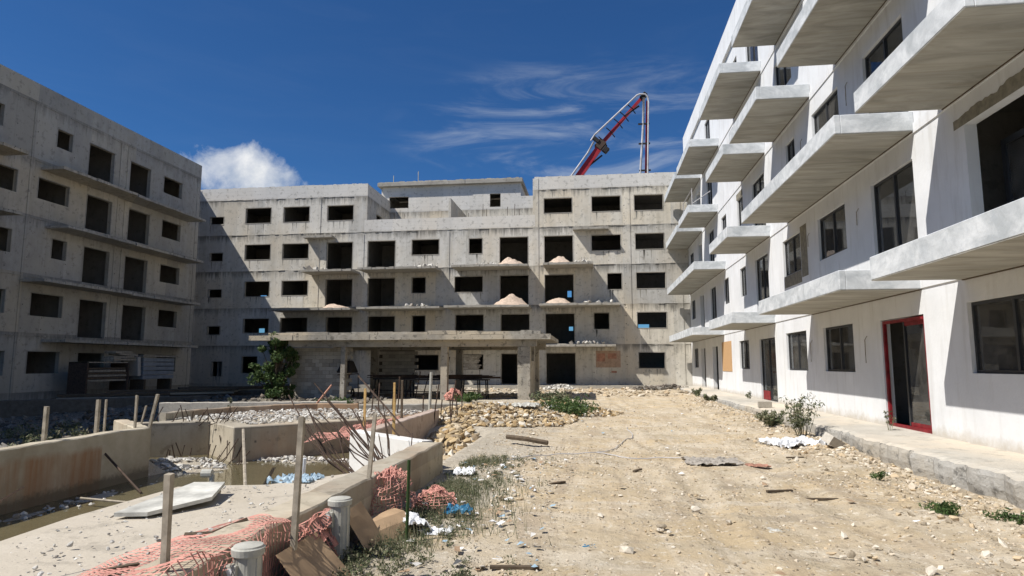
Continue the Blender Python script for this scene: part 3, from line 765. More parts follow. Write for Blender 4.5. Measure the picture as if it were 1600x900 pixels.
# shallow pilasters between bays
for x, z0, z1 in ((-33.0, -.2, 16.1), (-22.35, -.2, 15.1), (-18.6, 0, 12.0), (-11.55, 0, 12.0), (-4.45, 0, 16.1), (2.6, 0, 15.1), (6.4, 0, 15.1)):
    part(MB().box(x - .22, x + .22, YB - .035, YB - .001, z0, z1), 'pilaster', 'back', bb)
# light worn surround of every opening
def surrounds(hs, build, parent):
    for (a, b, c, d) in hs:
        build(a, b, c, d)
for (a, b, c, d) in H5 + HB:
    f = MB(); g = .05; y0, y1 = YB - .012, YB + .13
    f.box(a - .02, b + .02, y0, y1, d - .001, d + g); f.box(a - g, a + .001, y0, y1, c, d + g * .5); f.box(b - .001, b + g, y0, y1, c, d + g * .5)
    if (c % 3.05) > .3: f.box(a - .03, b + .03, y0 - .01, y1, c - g, c + .001)
    part(f, 'opening_surround', 'slab', bb)
for (a, b, c, d) in H5 + HB:
    if (c % 3.05) < .5: continue
    r = MB()
    for q in range(random.randint(2, 5)):
        x = random.uniform(a, b - .1); w_ = random.uniform(.03, .12); L = random.uniform(.25, .85)
        r.add([(x, YB - .0045, c - .06), (x + w_, YB - .0045, c - .06), (x + w_ * .6, YB - .0045, c - .06 - L), (x + w_ * .4, YB - .0045, c - .06 - L)], [(0, 3, 2, 1)])
    part(r, 'sill_stain', 'sill_stain', bb, kind='stuff')
# thin cantilever balcony slabs with broken edges
SL = [(-23.28, -20.82, 11.85, 0.75), (-22.79, -18.66, 8.88, 2.0), (-25.12, -18.57, 5.86, 2.1), (-18.07, -11.93, 8.95, 2.1), (-18.08, -11.59, 5.9, 2.1), (-11.24, -4.8, 5.93, 2.1), (-10.72, -4.89, 9.0, 2.1),
      (-3.74, -0.03, 9.04, 2.1), (-4.07, 1.9, 6.0, 2.1), (-1.53, 1.16, 11.94, 0.75), (-4.02, 1.51, 2.98, 2.1), (-18.08, -11.59, 2.9, 2.1), (-11.2, -4.9, 2.9, 2.1), (-25.1, -18.6, 2.9, 2.1)]
for (a, b, z, p) in SL:
    s = MB(); n = max(6, int((b - a) / .35)); xs = np.linspace(a, b, n + 1)
    for i in range(n):
        s.box(xs[i], xs[i + 1], YB - p + random.uniform(-.05, .04), YB - .036, z - .15 + random.uniform(-.015, .0), z + random.uniform(-.015, .03))
    part(s, 'balcony_slab', 'slab', bb)
# kerb along its foot
k_ = MB(); x = -20.
while x < 6.8:
    x2 = x + random.uniform(.7, 1.8); k_.box(x, x2, 47.4 + random.uniform(-.05, .05), YB - .03, -.6, 0.0 + random.uniform(-.03, .01)); x = x2
tag(k_.build('foundation_kerb', 'slab'), 'low concrete ledge along the foot of the far grey block', 'ledge')
# faded red painted notice panel on the ground floor
part(MB().box(0.05, 1.9, YB - .012, YB - .001, 1.3, 2.55), 'painted_panel', plain('faded_pink_paint_patch', (0.38, 0.27, 0.20), 0.95, 0.25, 5), bb, label='faded reddish painted rectangle on the ground-floor wall')
for (a, b, c, d) in ((0.15, .75, 1.75, 2.35), (.95, 1.6, 1.95, 2.35), (1.2, 1.6, .9, 1.05)):
    part(MB().box(a, b, YB - .02, YB - .0125, c, d), 'red_paint_mark', 'red_primer', bb)
# bricked-up opening
r = MB()
for i in range(9):
    x = -10.2 + (0.1 if i % 2 else 0)
    while x < -9.05 + .1 * (i % 3):
        part(MB().box(x, x + .2, YB + .02, YB + .12, 1.17 + i * .12, 1.28 + i * .12), 'brick', 'block', bb); x += .215

# ------------------------------------------------------------------ left building
XLF = -29.0
lb = empty('shaded_concrete_block', (-34, 25, 0), 'bare grey concrete apartment block standing in shade on the left', 'building')
L5 = [(26.0, 27.11, 13.28, 14.37), (30.34, 31.37, 13.34, 14.36), (32.6, 34.55, 12.4, 14.34), (35.94, 37.79, 12.4, 14.33), (39.13, 41.07, 13.18, 14.32)]
L4 = [(26.0, 28.16, 10.2, 11.35), (29.42, 31.41, 10.22, 11.34), (32.71, 34.61, 9.3, 11.3), (36.07, 37.97, 9.3, 11.3), (39.23, 41.16, 10.13, 11.3)]
L3 = [(26.0, 28.14, 7.1, 8.27), (30.58, 31.54, 7.2, 8.27), (32.77, 34.72, 6.2, 8.25), (36.04, 38.04, 6.15, 8.25), (39.33, 41.33, 7.07, 8.24)]
L2 = [(26.0, 28.1, 4.05, 5.22), (29.58, 31.59, 4.04, 5.22), (32.77, 34.78, 3.05, 5.2), (36.12, 38.17, 3.0, 5.2), (39.44, 41.36, 4.06, 5.19)]
L1 = [(26.2, 28.36, 0.97, 2.19), (29.66, 31.66, 1.04, 2.19), (32.94, 34.9, 1.1, 2.17), (36.29, 38.31, 1.07, 2.17), (39.54, 41.49, 1.03, 2.14)]
HL = []
for lst in (L5, L4, L3, L2, L1):
    HL += lst
    for off in (17.6, 35.2):     # the same bays repeat towards and past the camera
        HL += [(a - off, b - off, c, d) for a, b, c, d in lst if a > 27]
fnL = lambda u, v, w: (XLF - w, u, v)
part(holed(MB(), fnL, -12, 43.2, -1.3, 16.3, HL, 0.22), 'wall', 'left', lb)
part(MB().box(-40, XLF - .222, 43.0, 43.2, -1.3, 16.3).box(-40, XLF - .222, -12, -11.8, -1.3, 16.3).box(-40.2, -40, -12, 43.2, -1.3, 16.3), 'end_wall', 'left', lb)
m = MB()
for z in (0.0, 3.05, 6.1, 9.15, 12.2, 15.25): m.box(-40, XLF - .222, -11.8, 43.0, z - .17, z)
part(m, 'floor_slab', 'inner', lb)
m = MB().box(-34.4, -34.2, -11.8, 43.0, -.2, 15.1)
for y in (-8, -4, 0, 3.5, 7, 10.5, 14, 17.7, 21.5, 25.5, 28.9, 32.1, 35.4, 38.7):
    for k in range(5): m.box(-34.2, XLF - .222, y - .07, y + .07, 3.05 * k, 3.05 * k + 2.87)
part(m, 'partition_wall', 'inner', lb)
for z in (2.98, 6.03, 9.1, 12.15, 15.2):
    r = MB(); y = -12.
    while y < 43.1:
        y2 = min(y + random.uniform(.15, .6), 43.2)
        if random.random() < .85: r.box(XLF - .01, XLF + random.uniform(.012, .04), y, y2, z + random.uniform(-.02, .02), z + random.uniform(.04, .09))
        y = y2
    part(r, 'pour_joint', 'left', lb, kind='stuff')
for y in (28.95, 35.15, 35.75, 42.9):
    part(MB().box(XLF + .001, XLF + .035, y - .12, y + .12, -.5, 15.2), 'pilaster', 'left', lb)
for (a, b, c, d) in HL:
    if a < 20: continue
    f = MB(); g = .05; x0, x1 = XLF - .13, XLF + .012
    f.box(x0, x1, a - .02, b + .02, d - .001, d + g); f.box(x0, x1, a - g, a + .001, c, d + g * .5); f.box(x0, x1, b - .001, b + g, c, d + g * .5)
    part(f, 'opening_surround', 'slab', lb)
for (a, b, z) in ((29.45, 34.95, 11.9), (35.02, 41.9, 11.85), (17, 27.3, 11.95), (30.05, 35.1, 8.87), (35.12, 42.0, 8.83), (16, 27.2, 8.87), (28.8, 35.1, 5.84), (35.13, 41.8, 5.8), (30.4, 41.85, 2.82),
                  (11.8, 16.5, 11.9), (0, 9, 8.87), (11, 17, 5.84), (-8, 2, 5.84), (-6, 6, 2.82)):
    s = MB(); n = max(5, int((b - a) / .45)); ys = np.linspace(a, b, n + 1)
    for i in range(n):
        s.box(XLF + .036, XLF + 1.42 + random.uniform(-.04, .04), ys[i], ys[i + 1], z - .13 + random.uniform(-.012, 0), z + random.uniform(-.012, .025))
    part(s, 'balcony_slab', 'left', lb)

# ------------------------------------------------------------------ entrance canopy
cp = empty('entrance_canopy', (-9, 35, 0), 'low flat-roofed concrete canopy on columns in front of the far block', 'canopy')
m = MB(); x = -17.95
while x < -2.2:
    x2 = min(x + random.uniform(.5, 1.4), -2.16)
    m.box(x, x2, 31.5 + random.uniform(-.03, .03), 31.9, 2.76, 3.02 + random.uniform(-.02, .02)); x = x2
m.box(-17.95, -2.16, 31.9, 38.5, 2.78, 2.98)
part(m, 'roof_slab', 'canopy', cp)
m = MB(); x = -17.0
while x < -2.7:
    x2 = min(x + random.uniform(.4, 1.6), -2.68)
    m.box(x, x2, 31.75 + random.uniform(-.03, .03), 32.1, 3.03, 3.2 + random.uniform(-.05, .03)); x = x2
m.box(-17.0, -16.8, 32.1, 38.3, 2.98, 3.15); m.box(-2.88, -2.68, 32.1, 38.3, 2.98, 3.15); m.box(-16.8, -2.88, 38.1, 38.3, 2.98, 3.15)
part(m, 'upstand', 'canopy', cp)
part(MB().box(-16.0, -2.9, 32.0, 32.35, 2.42, 2.779), 'front_beam', 'canopy', cp)
part(MB().box(-16.0, -2.9, 38.0, 38.4, 2.38, 2.779), 'rear_beam', 'canopy', cp)
for (x0, x1, y0, y1) in ((-3.85, -3.22, 32.02, 32.6), (-3.8, -3.3, 35.0, 35.6), (-3.8, -3.3, 37.9, 38.38), (-7.8, -7.45, 32.05, 32.4), (-8.3, -7.9, 37.9, 38.3), (-13.1, -12.85, 32.0, 32.3), (-13.6, -13.2, 37.9, 38.3)):
    part(MB().box(x0, x1, y0, y1, -.6, 2.42 if y0 < 33 or y0 > 37 else 2.78), 'column', 'canopy', cp, bevel=.015)
part(MB().box(-3.78, -3.3, 32.6, 35.0, -.6, 1.7), 'pier_wall', 'canopy', cp)
bw = empty('block_wall', (-14.7, 33.2, 0), 'wall of bare concrete blocks closing the left end of the canopy', 'wall')
bm = {}
for i in range(14):
    z = -.45 + i * .205
    x = -16.4 + (.2 if i % 2 else 0)
    if i % 2:
        k = (0.19,)
        if 'h' not in bm:
            bm['h'] = MB().box(0, .192, 0, .2, 0, .195).build('block', 'block', bw)
            o = bm['h']
        else:
            o = bpy.data.objects.new('block', bm['h'].data); COL.objects.link(o); o.parent = bw
        o.location = (-16.4 + 14.7, 0, z)
    while x < -13.35:
        if 'f' not in bm:
            o = bm['f'] = MB().box(0, .392, 0, .2, 0, .195).build('block', 'block', bw)
        else:
            o = bpy.data.objects.new('block', bm['f'].data); COL.objects.link(o); o.parent = bw
        o.location = (x + 14.7, random.uniform(-.012, .012), z); x += .402
m = MB().box(-16.38, -13.3, 33.23, 33.37, -.6, 2.40)
part(m, 'mortar_core', 'mortar', bw)
bw2 = empty('block_wall', (-11.9, 38.05, 0), 'short recessed concrete block wall behind the left canopy columns', 'wall')
for i in range(13):
    z = -.4 + i * .21; x = -13.1 + (.2 if i % 2 else 0)
    while x < -10.95:
        o = bpy.data.objects.new('block', bm['f'].data); COL.objects.link(o); o.parent = bw2
        o.location = (x + 11.9, random.uniform(-.01, .01), z); x += .402
part(MB().box(-13.1, -10.9, 38.08, 38.22, -.6, 2.37), 'mortar_core', 'mortar', bw2)

# ------------------------------------------------------------------ concrete pump boom behind the far block
pb = empty('concrete_pump_boom', (-10, 62, 0), 'red articulated concrete pump boom rising behind the far block', 'pump boom')
def beam(p, q, w0, w1, depth, name, mat, parent):
    p, q = Vector(p), Vector(q); d = (q - p).normalized(); s = Vector((0, 1, 0)); nrm = d.cross(s).normalized()
    vs = []
    for c, w in ((p, w0), (q, w1)):
        for a, b in ((-1, -1), (1, -1), (1, 1), (-1, 1)):
            vs.append(tuple(c + nrm * (a * w / 2) + s * (b * depth / 2)))
    return part(MB().add(vs, [(0, 1, 2, 3), (7, 6, 5, 4), (0, 4, 5, 1), (1, 5, 6, 2), (2, 6, 7, 3), (3, 7, 4, 0)]), name, mat, parent)
J0, J1, J2 = (-14.5, 62, 2.0), (1.0, 62, 23.3), (5.0, 62, 27.6)
beam(J0, (0.75, 62, 22.9), .75, .6, .5, 'lower_arm', 'boom_red', pb)
beam((.6, 62.1, 22.9), (4.9, 62.1, 27.75), .36, .26, .3, 'upper_arm', 'boom_red', pb)
beam((5.55, 62.1, 27.5), (4.95, 62.1, 14.0), .26, .2, .26, 'hanging_arm', 'boom_red', pb)
part(MB().tube([(-4.0, 61.6, 17.3), (-.4, 61.6, 22.3), (.2, 61.6, 23.4)], .09, 8), 'delivery_pipe', 'boom_grey', pb, smooth=True)
part(MB().tube([(-.1, 61.6, 23.5), (.3, 61.6, 24.1), (4.5, 61.6, 27.95), (4.8, 61.6, 28.05), (5.3, 61.6, 28.0), (5.55, 61.6, 27.7), (5.6, 61.6, 27.2), (5.35, 61.6, 20.0), (5.2, 61.6, 14)], .085, 8), 'delivery_pipe', 'boom_grey', pb, smooth=True)
part(MB().tube([(5.15, 61.7, 27.7), (5.0, 61.7, 24.5), (4.6, 61.7, 19.5), (4.5, 61.7, 14)], .11, 8), 'delivery_pipe', 'boom_grey', pb, smooth=True)
for c, s in (((.85, 62, 23.15), (.95, .7, .8)), ((1.35, 61.9, 22.6), (.6, .5, .55)), ((5.15, 62, 27.95), (.75, .6, .45)), ((.45, 61.7, 23.6), (.4, .3, .7))):
    part(MB().cbox(c, s, (0, -.85, 0)), 'hinge_block', 'black_steel' if s[0] < .9 else 'rust', pb, bevel=.05)
part(MB().tube([(-1.3, 62, 20.3), (1.0, 62, 22.1)], .09, 8), 'hydraulic_ram', 'black_steel', pb)
part(MB().tube([(3.2, 62, 26.0), (4.7, 62, 27.0)], .09, 8), 'hydraulic_ram', 'black_steel', pb)
for t_ in (.12, .3, .48, .62, .78):
    c = Vector((.6, 62, 22.9)).lerp(Vector((4.9, 62, 27.75)), t_)
    part(MB().tube([c + Vector((-.45, -.4, .4)), c + Vector((.18, -.25, -.12))], .05, 6), 'pipe_bracket', 'black_steel', pb)
    part(MB().tube([c + Vector((.15, -.1, -.15)), c + Vector((.38, -.1, -.5))], .05, 6), 'pipe_bracket', 'black_steel', pb)
for z in (25, 23, 20.3, 18):
    part(MB().box(4.55, 5.65, 61.6, 61.75, z - .07, z + .07), 'pipe_bracket', 'black_steel', pb)
part(MB().box(-15.3, -13.7, 61.2, 62.8, -.5, 2.3), 'turret', 'boom_red', pb, bevel=.08)
tag(MB().tube([(6.3, 55, 15.4), (6.95, 55, 17.6)], .05, 6).build('roof_pipe', 'pvc'), 'thin pale pipe leaning above the far roof beside the boom', 'pipe')

# ------------------------------------------------------------------ things on the far balconies
def heap(name, cx, cy, z, rx, ry, h, mat, label, cat, seed, group=None, y1=None):
    n1, n2 = 26, 12; vs, fs = [], []
    for j in range(n2 + 1):
        for i in range(n1):
            a = 2 * math.pi * i / n1; r = j / n2
            nz = float(vnoise(np.array(math.cos(a) * r * 2 + seed), np.array(math.sin(a) * r * 2), 1.7, seed)) + .5 * float(vnoise(np.array(math.cos(a) * r * 5 + seed), np.array(math.sin(a) * r * 5), 1.7, seed + 20))
            x = rx * r * math.cos(a) * (1 + .22 * nz); y = ry * r * math.sin(a) * (1 + .15 * nz)
            vs.append((cx + x, cy + y, z + max(-.02, h * (math.cos(r * math.pi) * .5 + .5) ** .8 * (1 + .5 * nz) - .02 * r)))
    for j in range(n2):
        for i in range(n1):
            i2 = (i + 1) % n1
            fs.append((j * n1 + i, (j + 1) * n1 + i, (j + 1) * n1 + i2, j * n1 + i2))
    return tag(MB().add(vs, fs).build(name, mat, smooth=True), label, cat, group)
heap('sand_heap', -20.1, 47.75, 5.88, 1.35, .8, .34, 'sand', 'pink sand heap on the left second-storey balcony slab of the far block', 'sand heap', 3)
heap('sand_heap', -6.3, 47.75, 9.02, 1.25, .8, .52, 'sand', 'pink sand heap on third-storey slab, left of the central gap', 'sand heap', 4)
heap('sand_heap', -6.3, 47.75, 5.95, 1.5, .8, .72, 'sand', 'tallest pink sand heap, on the second-storey slab left of the central gap', 'sand heap', 5)
heap('sand_heap', -2.5, 47.75, 9.06, 1.15, .8, .5, 'sand', 'pink sand heap on third-storey slab of the far block, right of the central gap', 'sand heap', 6)
heap('sand_heap', -2.7, 47.75, 6.02, 1.3, .8, .45, 'sand', 'pink sand heap on second-storey slab of the far block, right of the central gap', 'sand heap', 9)
for i, (x, z, w_, nm) in enumerate(((-21.9, 8.9, 2.0, 'left end of the second bay, third storey'), (-13.0, 8.98, 2.2, 'middle slab, third storey'), (-13.5, 5.93, 1.7, 'middle slab, second storey'),
                                    (-8.2, 9.03, 1.4, 'slab left of the tall sand heap, third storey'), (-.9, 9.07, 1.1, 'right end of the right third-storey slab'), (.3, 6.03, 2.2, 'right end of the right second-storey slab'), (-.6, 3.0, 2.4, 'lowest slab at the right of the far block'))):
    mb = MB()
    for q in range(14):
        s = random.uniform(.05, .22)
        mb.cbox((x + random.uniform(-w_ / 2, w_ / 2), 47.8 + random.uniform(-.6, .8), z + s * .4 + random.uniform(0, .08)), (s * random.uniform(.6, 2), s, s * random.uniform(.5, 1.6)), (random.random(), random.random(), random.random() * 3))
    for q in range(3):
        xx = x + random.uniform(-w_ / 2, w_ / 2); mb.tube([(xx, 48.4, z), (xx + random.uniform(-.2, .2), 48.4, z + random.uniform(.3, .6))], .03, 5)
    dp_ = empty('debris_pile', (x, 47.8, z), 'small pile of broken blocks on the ' + nm, 'debris')
    part(mb, 'rubble', 'grey_stones', dp_, kind='stuff')
for x, z in ((-17.9, 17.95), (-15.6, 17.95)):
    tag(MB().tube([(x, 54.7, z - .1), (x, 54.7, z + .62 + (x > -17) * .3)], .035, 5).build('roof_stub', 'pvc'), 'thin white pipe stub on the penthouse roof, %s one' % ('shorter left' if x < -17 else 'taller right'), 'pipe')
for i, (x, h) in enumerate(((-16.3, .8), (-15.5, .7), (-8.9, 1.3), (-8.6, .9), (-6.9, 1.0), (-6.3, 1.2), (-5.9, .8), (-10.1, 0.6))):
    tag(MB().tube([(x, 50.2, 12.2), (x + .05, 50.2, 13.2 + h)], .025, 4).build('starter_bar', 'rust'), 'thin dark rebar standing on the roof terrace of the far block', 'rebar', 'starter bars on the roof terrace')
# ------------------------------------------------------------------ pool walls and deck
def rough_wall(name, path, z0, z1, th, mat, label, cat='wall', side=1, amp=.012, step=.22):
    """wall along a path, thickness to the left (side=1) of the travel direction, slightly uneven top"""
    pts = []
    for a, b in zip(path[:-1], path[1:]):
        n = max(1, int(math.dist(a, b) / step))
        pts += [(a[0] + (b[0] - a[0]) * i / n, a[1] + (b[1] - a[1]) * i / n) for i in range(n)]
    pts.append(path[-1])
    vs, fs = [], []
    for i, p in enumerate(pts):
        a, b = pts[max(i - 1, 0)], pts[min(i + 1, len(pts) - 1)]
        d = Vector((b[0] - a[0], b[1] - a[1])).normalized(); nn = Vector((-d.y, d.x)) * side
        r = lambda: random.uniform(-amp, amp)
        zt = z1 + r()
        bev = .018
        prof = [(0, z0), (0, (z0 + z1) / 2), (0, zt - bev), (bev, zt), (th / 2, zt + r() * .5), (th - bev, zt), (th, zt - bev), (th, z0)]
        for k, (o, z) in enumerate(prof):
            o2 = o + (r() * .35 if k in (1, 2, 3, 5) else 0)
            vs.append((p[0] + nn.x * o2, p[1] + nn.y * o2, z))
    k = 8
    for i in range(len(pts) - 1):
        for j in range(k - 1):
            fs.append((i * k + j, i * k + j + 1, (i + 1) * k + j + 1, (i + 1) * k + j))
    fs.append(tuple(range(k))); fs.append(tuple((len(pts) - 1) * k + j for j in reversed(range(k))))
    return tag(MB().add(vs, fs).build(name, mat), label, cat)
rough_wall('pool_wall', [(-8.85, -4), (-8.85, 8.0), (-9.0, 12.25)], -1.1, .24, .26, 'stained', 'long brown-stained concrete wall along the left side of the flooded pool')
rough_wall('pool_return_wall', [(-9.02, 12.25), (-10.9, 14.0)], -1.1, .235, .28, 'pool', 'short return wall turning left at the far end of the stained pool wall', side=1)
rough_wall('recess_wall', [(-11.3, 14.4), (-9.72, 15.4)], -1.1, .09, .25, 'pool', 'shaded concrete wall at the back of the recess, rusty rods on top', side=1)
plat = [(-9.7, 15.42), (-8.34, 14.18), (-6.5, 16.2), (-4.95, 17.9), (-5.0, 19.6), (-9.3, 20.3), (-10.9, 18.2), (-11.2, 15.2)]
tag(MB().prism(plat, -1.1, .06).build('raised_platform', 'pool', bevel=.02), 'raised concrete planter box filled with gravel in the middle of the pool', 'platform')
rough_wall('curved_kerb', [(-11.25, 15.6), (-11.2, 16.8), (-10.7, 18.3), (-9.9, 19.4), (-8.9, 20.0), (-7.6, 20.2)], -.4, .26, .18, 'pool', 'low curved kerb wall behind the gravel-filled planter box', 'kerb', side=-1)
deck = [(-4.55, -4), (-4.62, 4.5), (-4.72, 5.4), (-4.7, 6.9), (-4.2, 7.05), (-3.75, 7.15), (-3.1, 8.05), (-2.99, 8.05), (-2.99, -4)]
tag(MB().prism(deck, -1.1, .135).build('pool_deck', 'poolslab', bevel=.015), 'pale dusty concrete deck beside the water, lower left of the photo', 'deck')
rough_wall('road_side_wall', [(-2.6, -4), (-2.6, 3.0), (-2.6, 10.92)], -.9, .20, .38, 'pool', 'low concrete wall between the pool deck and the dirt road', side=1)
rough_wall('white_pit_wall', [(-2.98, 10.92), (-4.85, 12.45)], -1.0, .20, .24, 'white_wall', 'white concrete wall behind the bundle of rusty rods', side=-1)
rough_wall('pink_stained_wall', [(-4.62, 12.7), (-4.75, 19.4)], -.8, .14, .28, concrete('pink_dusted_concrete', (0.36, 0.28, 0.23), (0.54, 0.44, 0.37), 0, 0, 0.5, None, 0, 0), 'low pink-stained wall running back beside the ochre rubble', side=1)
rough_wall('far_low_wall', [(-17.5, 24.2), (-12.5, 25.5), (-10.4, 26.2)], -.8, -.02, .25, 'block', 'low grey wall in shade in front of the far shrub')
rough_wall('far_pool_wall', [(-9.6, 21.4), (-3.4, 23.6)], -.5, .1, .3, 'slab', 'low pale wall beyond the orange-netted pit')
# stacks of timber and edges in the left shade
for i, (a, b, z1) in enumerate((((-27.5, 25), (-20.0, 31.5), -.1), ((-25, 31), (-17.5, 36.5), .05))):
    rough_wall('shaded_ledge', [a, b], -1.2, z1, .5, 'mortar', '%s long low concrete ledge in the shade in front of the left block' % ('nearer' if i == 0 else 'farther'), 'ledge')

# ------------------------------------------------------------------ stones, rubble
def stones(name, P, S_, mat, flat=.6, parent=None):
    """irregular 12-vertex stones as one mesh; P (n,3) centres, S_ (n,) sizes"""
    ph = (1 + 5 ** .5) / 2
    ico = np.array([(-1, ph, 0), (1, ph, 0), (-1, -ph, 0), (1, -ph, 0), (0, -1, ph), (0, 1, ph), (0, -1, -ph), (0, 1, -ph), (ph, 0, -1), (ph, 0, 1), (-ph, 0, -1), (-ph, 0, 1)]) / 1.9
    fi = np.array([(0, 11, 5), (0, 5, 1), (0, 1, 7), (0, 7, 10), (0, 10, 11), (1, 5, 9), (5, 11, 4), (11, 10, 2), (10, 7, 6), (7, 1, 8), (3, 9, 4), (3, 4, 2), (3, 2, 6), (3, 6, 8), (3, 8, 9), (4, 9, 5), (2, 4, 11), (6, 2, 10), (8, 6, 7), (9, 8, 1)])
    n = len(P)
    v = ico[None] * (1 + .8 * (rng.random((n, 12, 1)) - .5)) * (1 + .45 * (rng.random((n, 12, 3)) - .5))
    sc = np.stack([rng.uniform(.7, 1.4, n), rng.uniform(.6, 1.1, n), rng.uniform(.3, .85, n) * flat / .6], 1)
    v = v * sc[:, None]
    a = rng.uniform(0, 6.28, n); t = rng.uniform(-.6, .6, n)
    ca, sa = np.cos(a)[:, None], np.sin(a)[:, None]; ct, st = np.cos(t)[:, None], np.sin(t)[:, None]
    x, y, z = v[..., 0], v[..., 1], v[..., 2]
    x, z = x * ct - z * st, x * st + z * ct
    x, y = x * ca - y * sa, x * sa + y * ca
    v = np.stack([x, y, z], -1) * S_[:, None, None] * .5 + P[:, None]
    F = (fi[None] + 12 * np.arange(n)[:, None, None]).reshape(-1, 3)
    return npmesh(name, v.reshape(-1, 3), F, mat, parent)
def scatter(n, x0, x1, y0, y1, prob, smin, smax, power=3.0):
    x = rng.uniform(x0, x1, n); y = y0 + (y1 - y0) * rng.random(n) ** 1.35
    keep = rng.random(n) < prob(x, y)
    x, y = x[keep], y[keep]
    s = smin + (smax - smin) * rng.random(len(x)) ** power
    return np.stack([x, y, height(x, y) + s * .08], 1), s
roadok = lambda x, y: (x > -2.55) & (x < 5.55)
P, s = scatter(120000, -2.6, 5.6, 2.2, 30, lambda x, y: (.10 + .9 * np.clip(vnoise(x, y, .55, 21) * 1.8 + .25, 0, 1)) * (.35 + .9 * np.exp(-((x + 1.7) / 1.1) ** 2) + .9 * np.exp(-((x - 5.0) / .8) ** 2)) * roadok(x, y), .008, .055, 4.0)
tag(stones('gravel', P, s, 'stones'), kind='stuff', label='loose limestone chips scattered over the dirt road')
P, s = scatter(14000, 3.6, 5.65, 6, 34, lambda x, y: .12 + .88 * (x > 4.7 + .8 * vnoise(x, y, .6, 5)) * (.35 + .65 * sstep(11, 15, y)), .015, .13, 4)
tag(stones('plinth_rubble', P, s, 'stones'), kind='stuff', label='crumbled stones banked against the plinth')
def pile(name, n, cx, cy, rx, ry, mat, smin, smax, lift, label, power=1.8, th=0.0):
    a = rng.uniform(0, 6.28, n); r = np.sqrt(rng.random(n)) * .98
    dx, dy = rx * r * np.cos(a), ry * r * np.sin(a)
    x = cx + dx * math.cos(th) - dy * math.sin(th); y = cy + dx * math.sin(th) + dy * math.cos(th)
    s = smin + (smax - smin) * rng.random(n) ** power
    z = height(x, y) + lift * (1 - r ** 2) * rng.random(n) + s * .15
    return tag(stones(name, np.stack([x, y, z], 1), s, mat), label=label, kind='stuff')
pile('ochre_rubble', 13000, -3.3, 21.3, 2.7, 2.6, 'yellow_stones', .025, .24, .28, 'ochre yellow rubble heap beside the pink-stained wall', 5.0)
pile('ochre_rubble', 8000, -1.7, 24.6, 2.8, 1.7, 'yellow_stones', .025, .2, .22, 'right end of the ochre rubble heap near the pier', 5.0)
pile('ochre_rubble', 1600, -3.9, 16.6, .75, 2.0, 'yellow_stones', .03, .34, .2, 'ochre stones tipped beside the pink-stained wall', 5.0)
pile('grey_rubble', 900, -3.75, 9.0, .65, 1.3, 'grey_stones', .03, .16, .12, 'grey broken concrete spilling into the water behind the deck')
pile('grey_rubble', 130, -8.45, 9.8, .35, 2.6, 'grey_stones', .02, .10, .02, 'grey stones at the foot of the stained pool wall')
pile('grey_rubble', 300, -9.2, 13.5, 1.2, .8, 'grey_stones', .03, .15, .02, 'grey stones in the shallow corner of the pool')
pile('grey_rubble', 260, -6.9, 14.7, 1.4, .4, 'grey_stones', .03, .16, .02, 'grey stones below the planter box face')
def flatpile(name, n, xr, yr, z, mat, smin, smax, label, ok=lambda x, y: np.ones_like(x, bool)):
    x = rng.uniform(*xr, n); y = rng.uniform(*yr, n); k = ok(x, y); x, y = x[k], y[k]
    s = smin + (smax - smin) * rng.random(len(x)) ** 2.4
    return tag(stones(name, np.stack([x, y, z + s * .1 + .05 * rng.random(len(x))], 1), s, mat), label=label, kind='stuff')
def inpoly(poly):
    def f(x, y):
        c = np.zeros(len(x), bool); n = len(poly)
        for i in range(n):
            x1, y1 = poly[i]; x2, y2 = poly[(i + 1) % n]
            c ^= ((y1 > y) != (y2 > y)) & (x < (x2 - x1) * (y - y1) / (y2 - y1 + 1e-9) + x1)
        return c
    return f
flatpile('planter_gravel', 5200, (-11.2, -5), (14, 20), .06, 'grey_stones', .02, .13, 'pale gravel filling the planter box', inpoly([(-9.6, 15.9), (-8.3, 14.8), (-5.2, 18.2), (-5.2, 19.5), (-9.2, 20), (-10.7, 18), (-11, 15.7)]))
flatpile('deck_crumbs', 500, (-4.5, -3.05), (3, 7.6), .136, 'grey_stones', .006, .045, 'crumbs of concrete on the pale deck', inpoly(deck))
flatpile('pit_rubble', 900, (-9, -4.9), (20.2, 23), -.3, 'grey_stones', .05, .3, 'mixed rubble in the netted pit')
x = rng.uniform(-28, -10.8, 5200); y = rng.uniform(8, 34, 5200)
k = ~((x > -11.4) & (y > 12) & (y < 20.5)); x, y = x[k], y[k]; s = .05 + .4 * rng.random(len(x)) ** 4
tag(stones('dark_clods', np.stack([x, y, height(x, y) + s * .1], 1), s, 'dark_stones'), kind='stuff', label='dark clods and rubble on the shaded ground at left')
x = rng.uniform(-10, 6.5, 1800); y = rng.uniform(36, 47.3, 1800); s = .04 + .3 * rng.random(1800) ** 5
tag(stones('yard_rubble', np.stack([x, y, height(x, y) + s * .1], 1), s, 'stones'), kind='stuff', label='loose rubble on the yard before the far block')
pile('foot_rubble', 420, -2.6, 46.6, 1.1, .6, 'grey_stones', .06, .3, .3, 'grey rubble at the doorway foot of the far block')
pile('foot_rubble', 500, 4.6, 45.4, 2.0, 1.0, 'dark_stones', .06, .4, .25, 'dark rubble by the corner where the far and white blocks meet')
# single stones one can pick out
for i in range(34):
    x = random.uniform(-1.9, 5.2); y = 4.5 + 20 * random.random() ** 1.6
    s = np.array([random.uniform(.07, .15)])
    o = stones('loose_stone', np.array([[0, 0, 0.]]), s, 'stones'); o.location = (x, y, float(height(x, y)) + .02)
    tag(o, 'pale loose stone lying on the sandy dirt road', 'stone', 'loose stones on the dirt road')

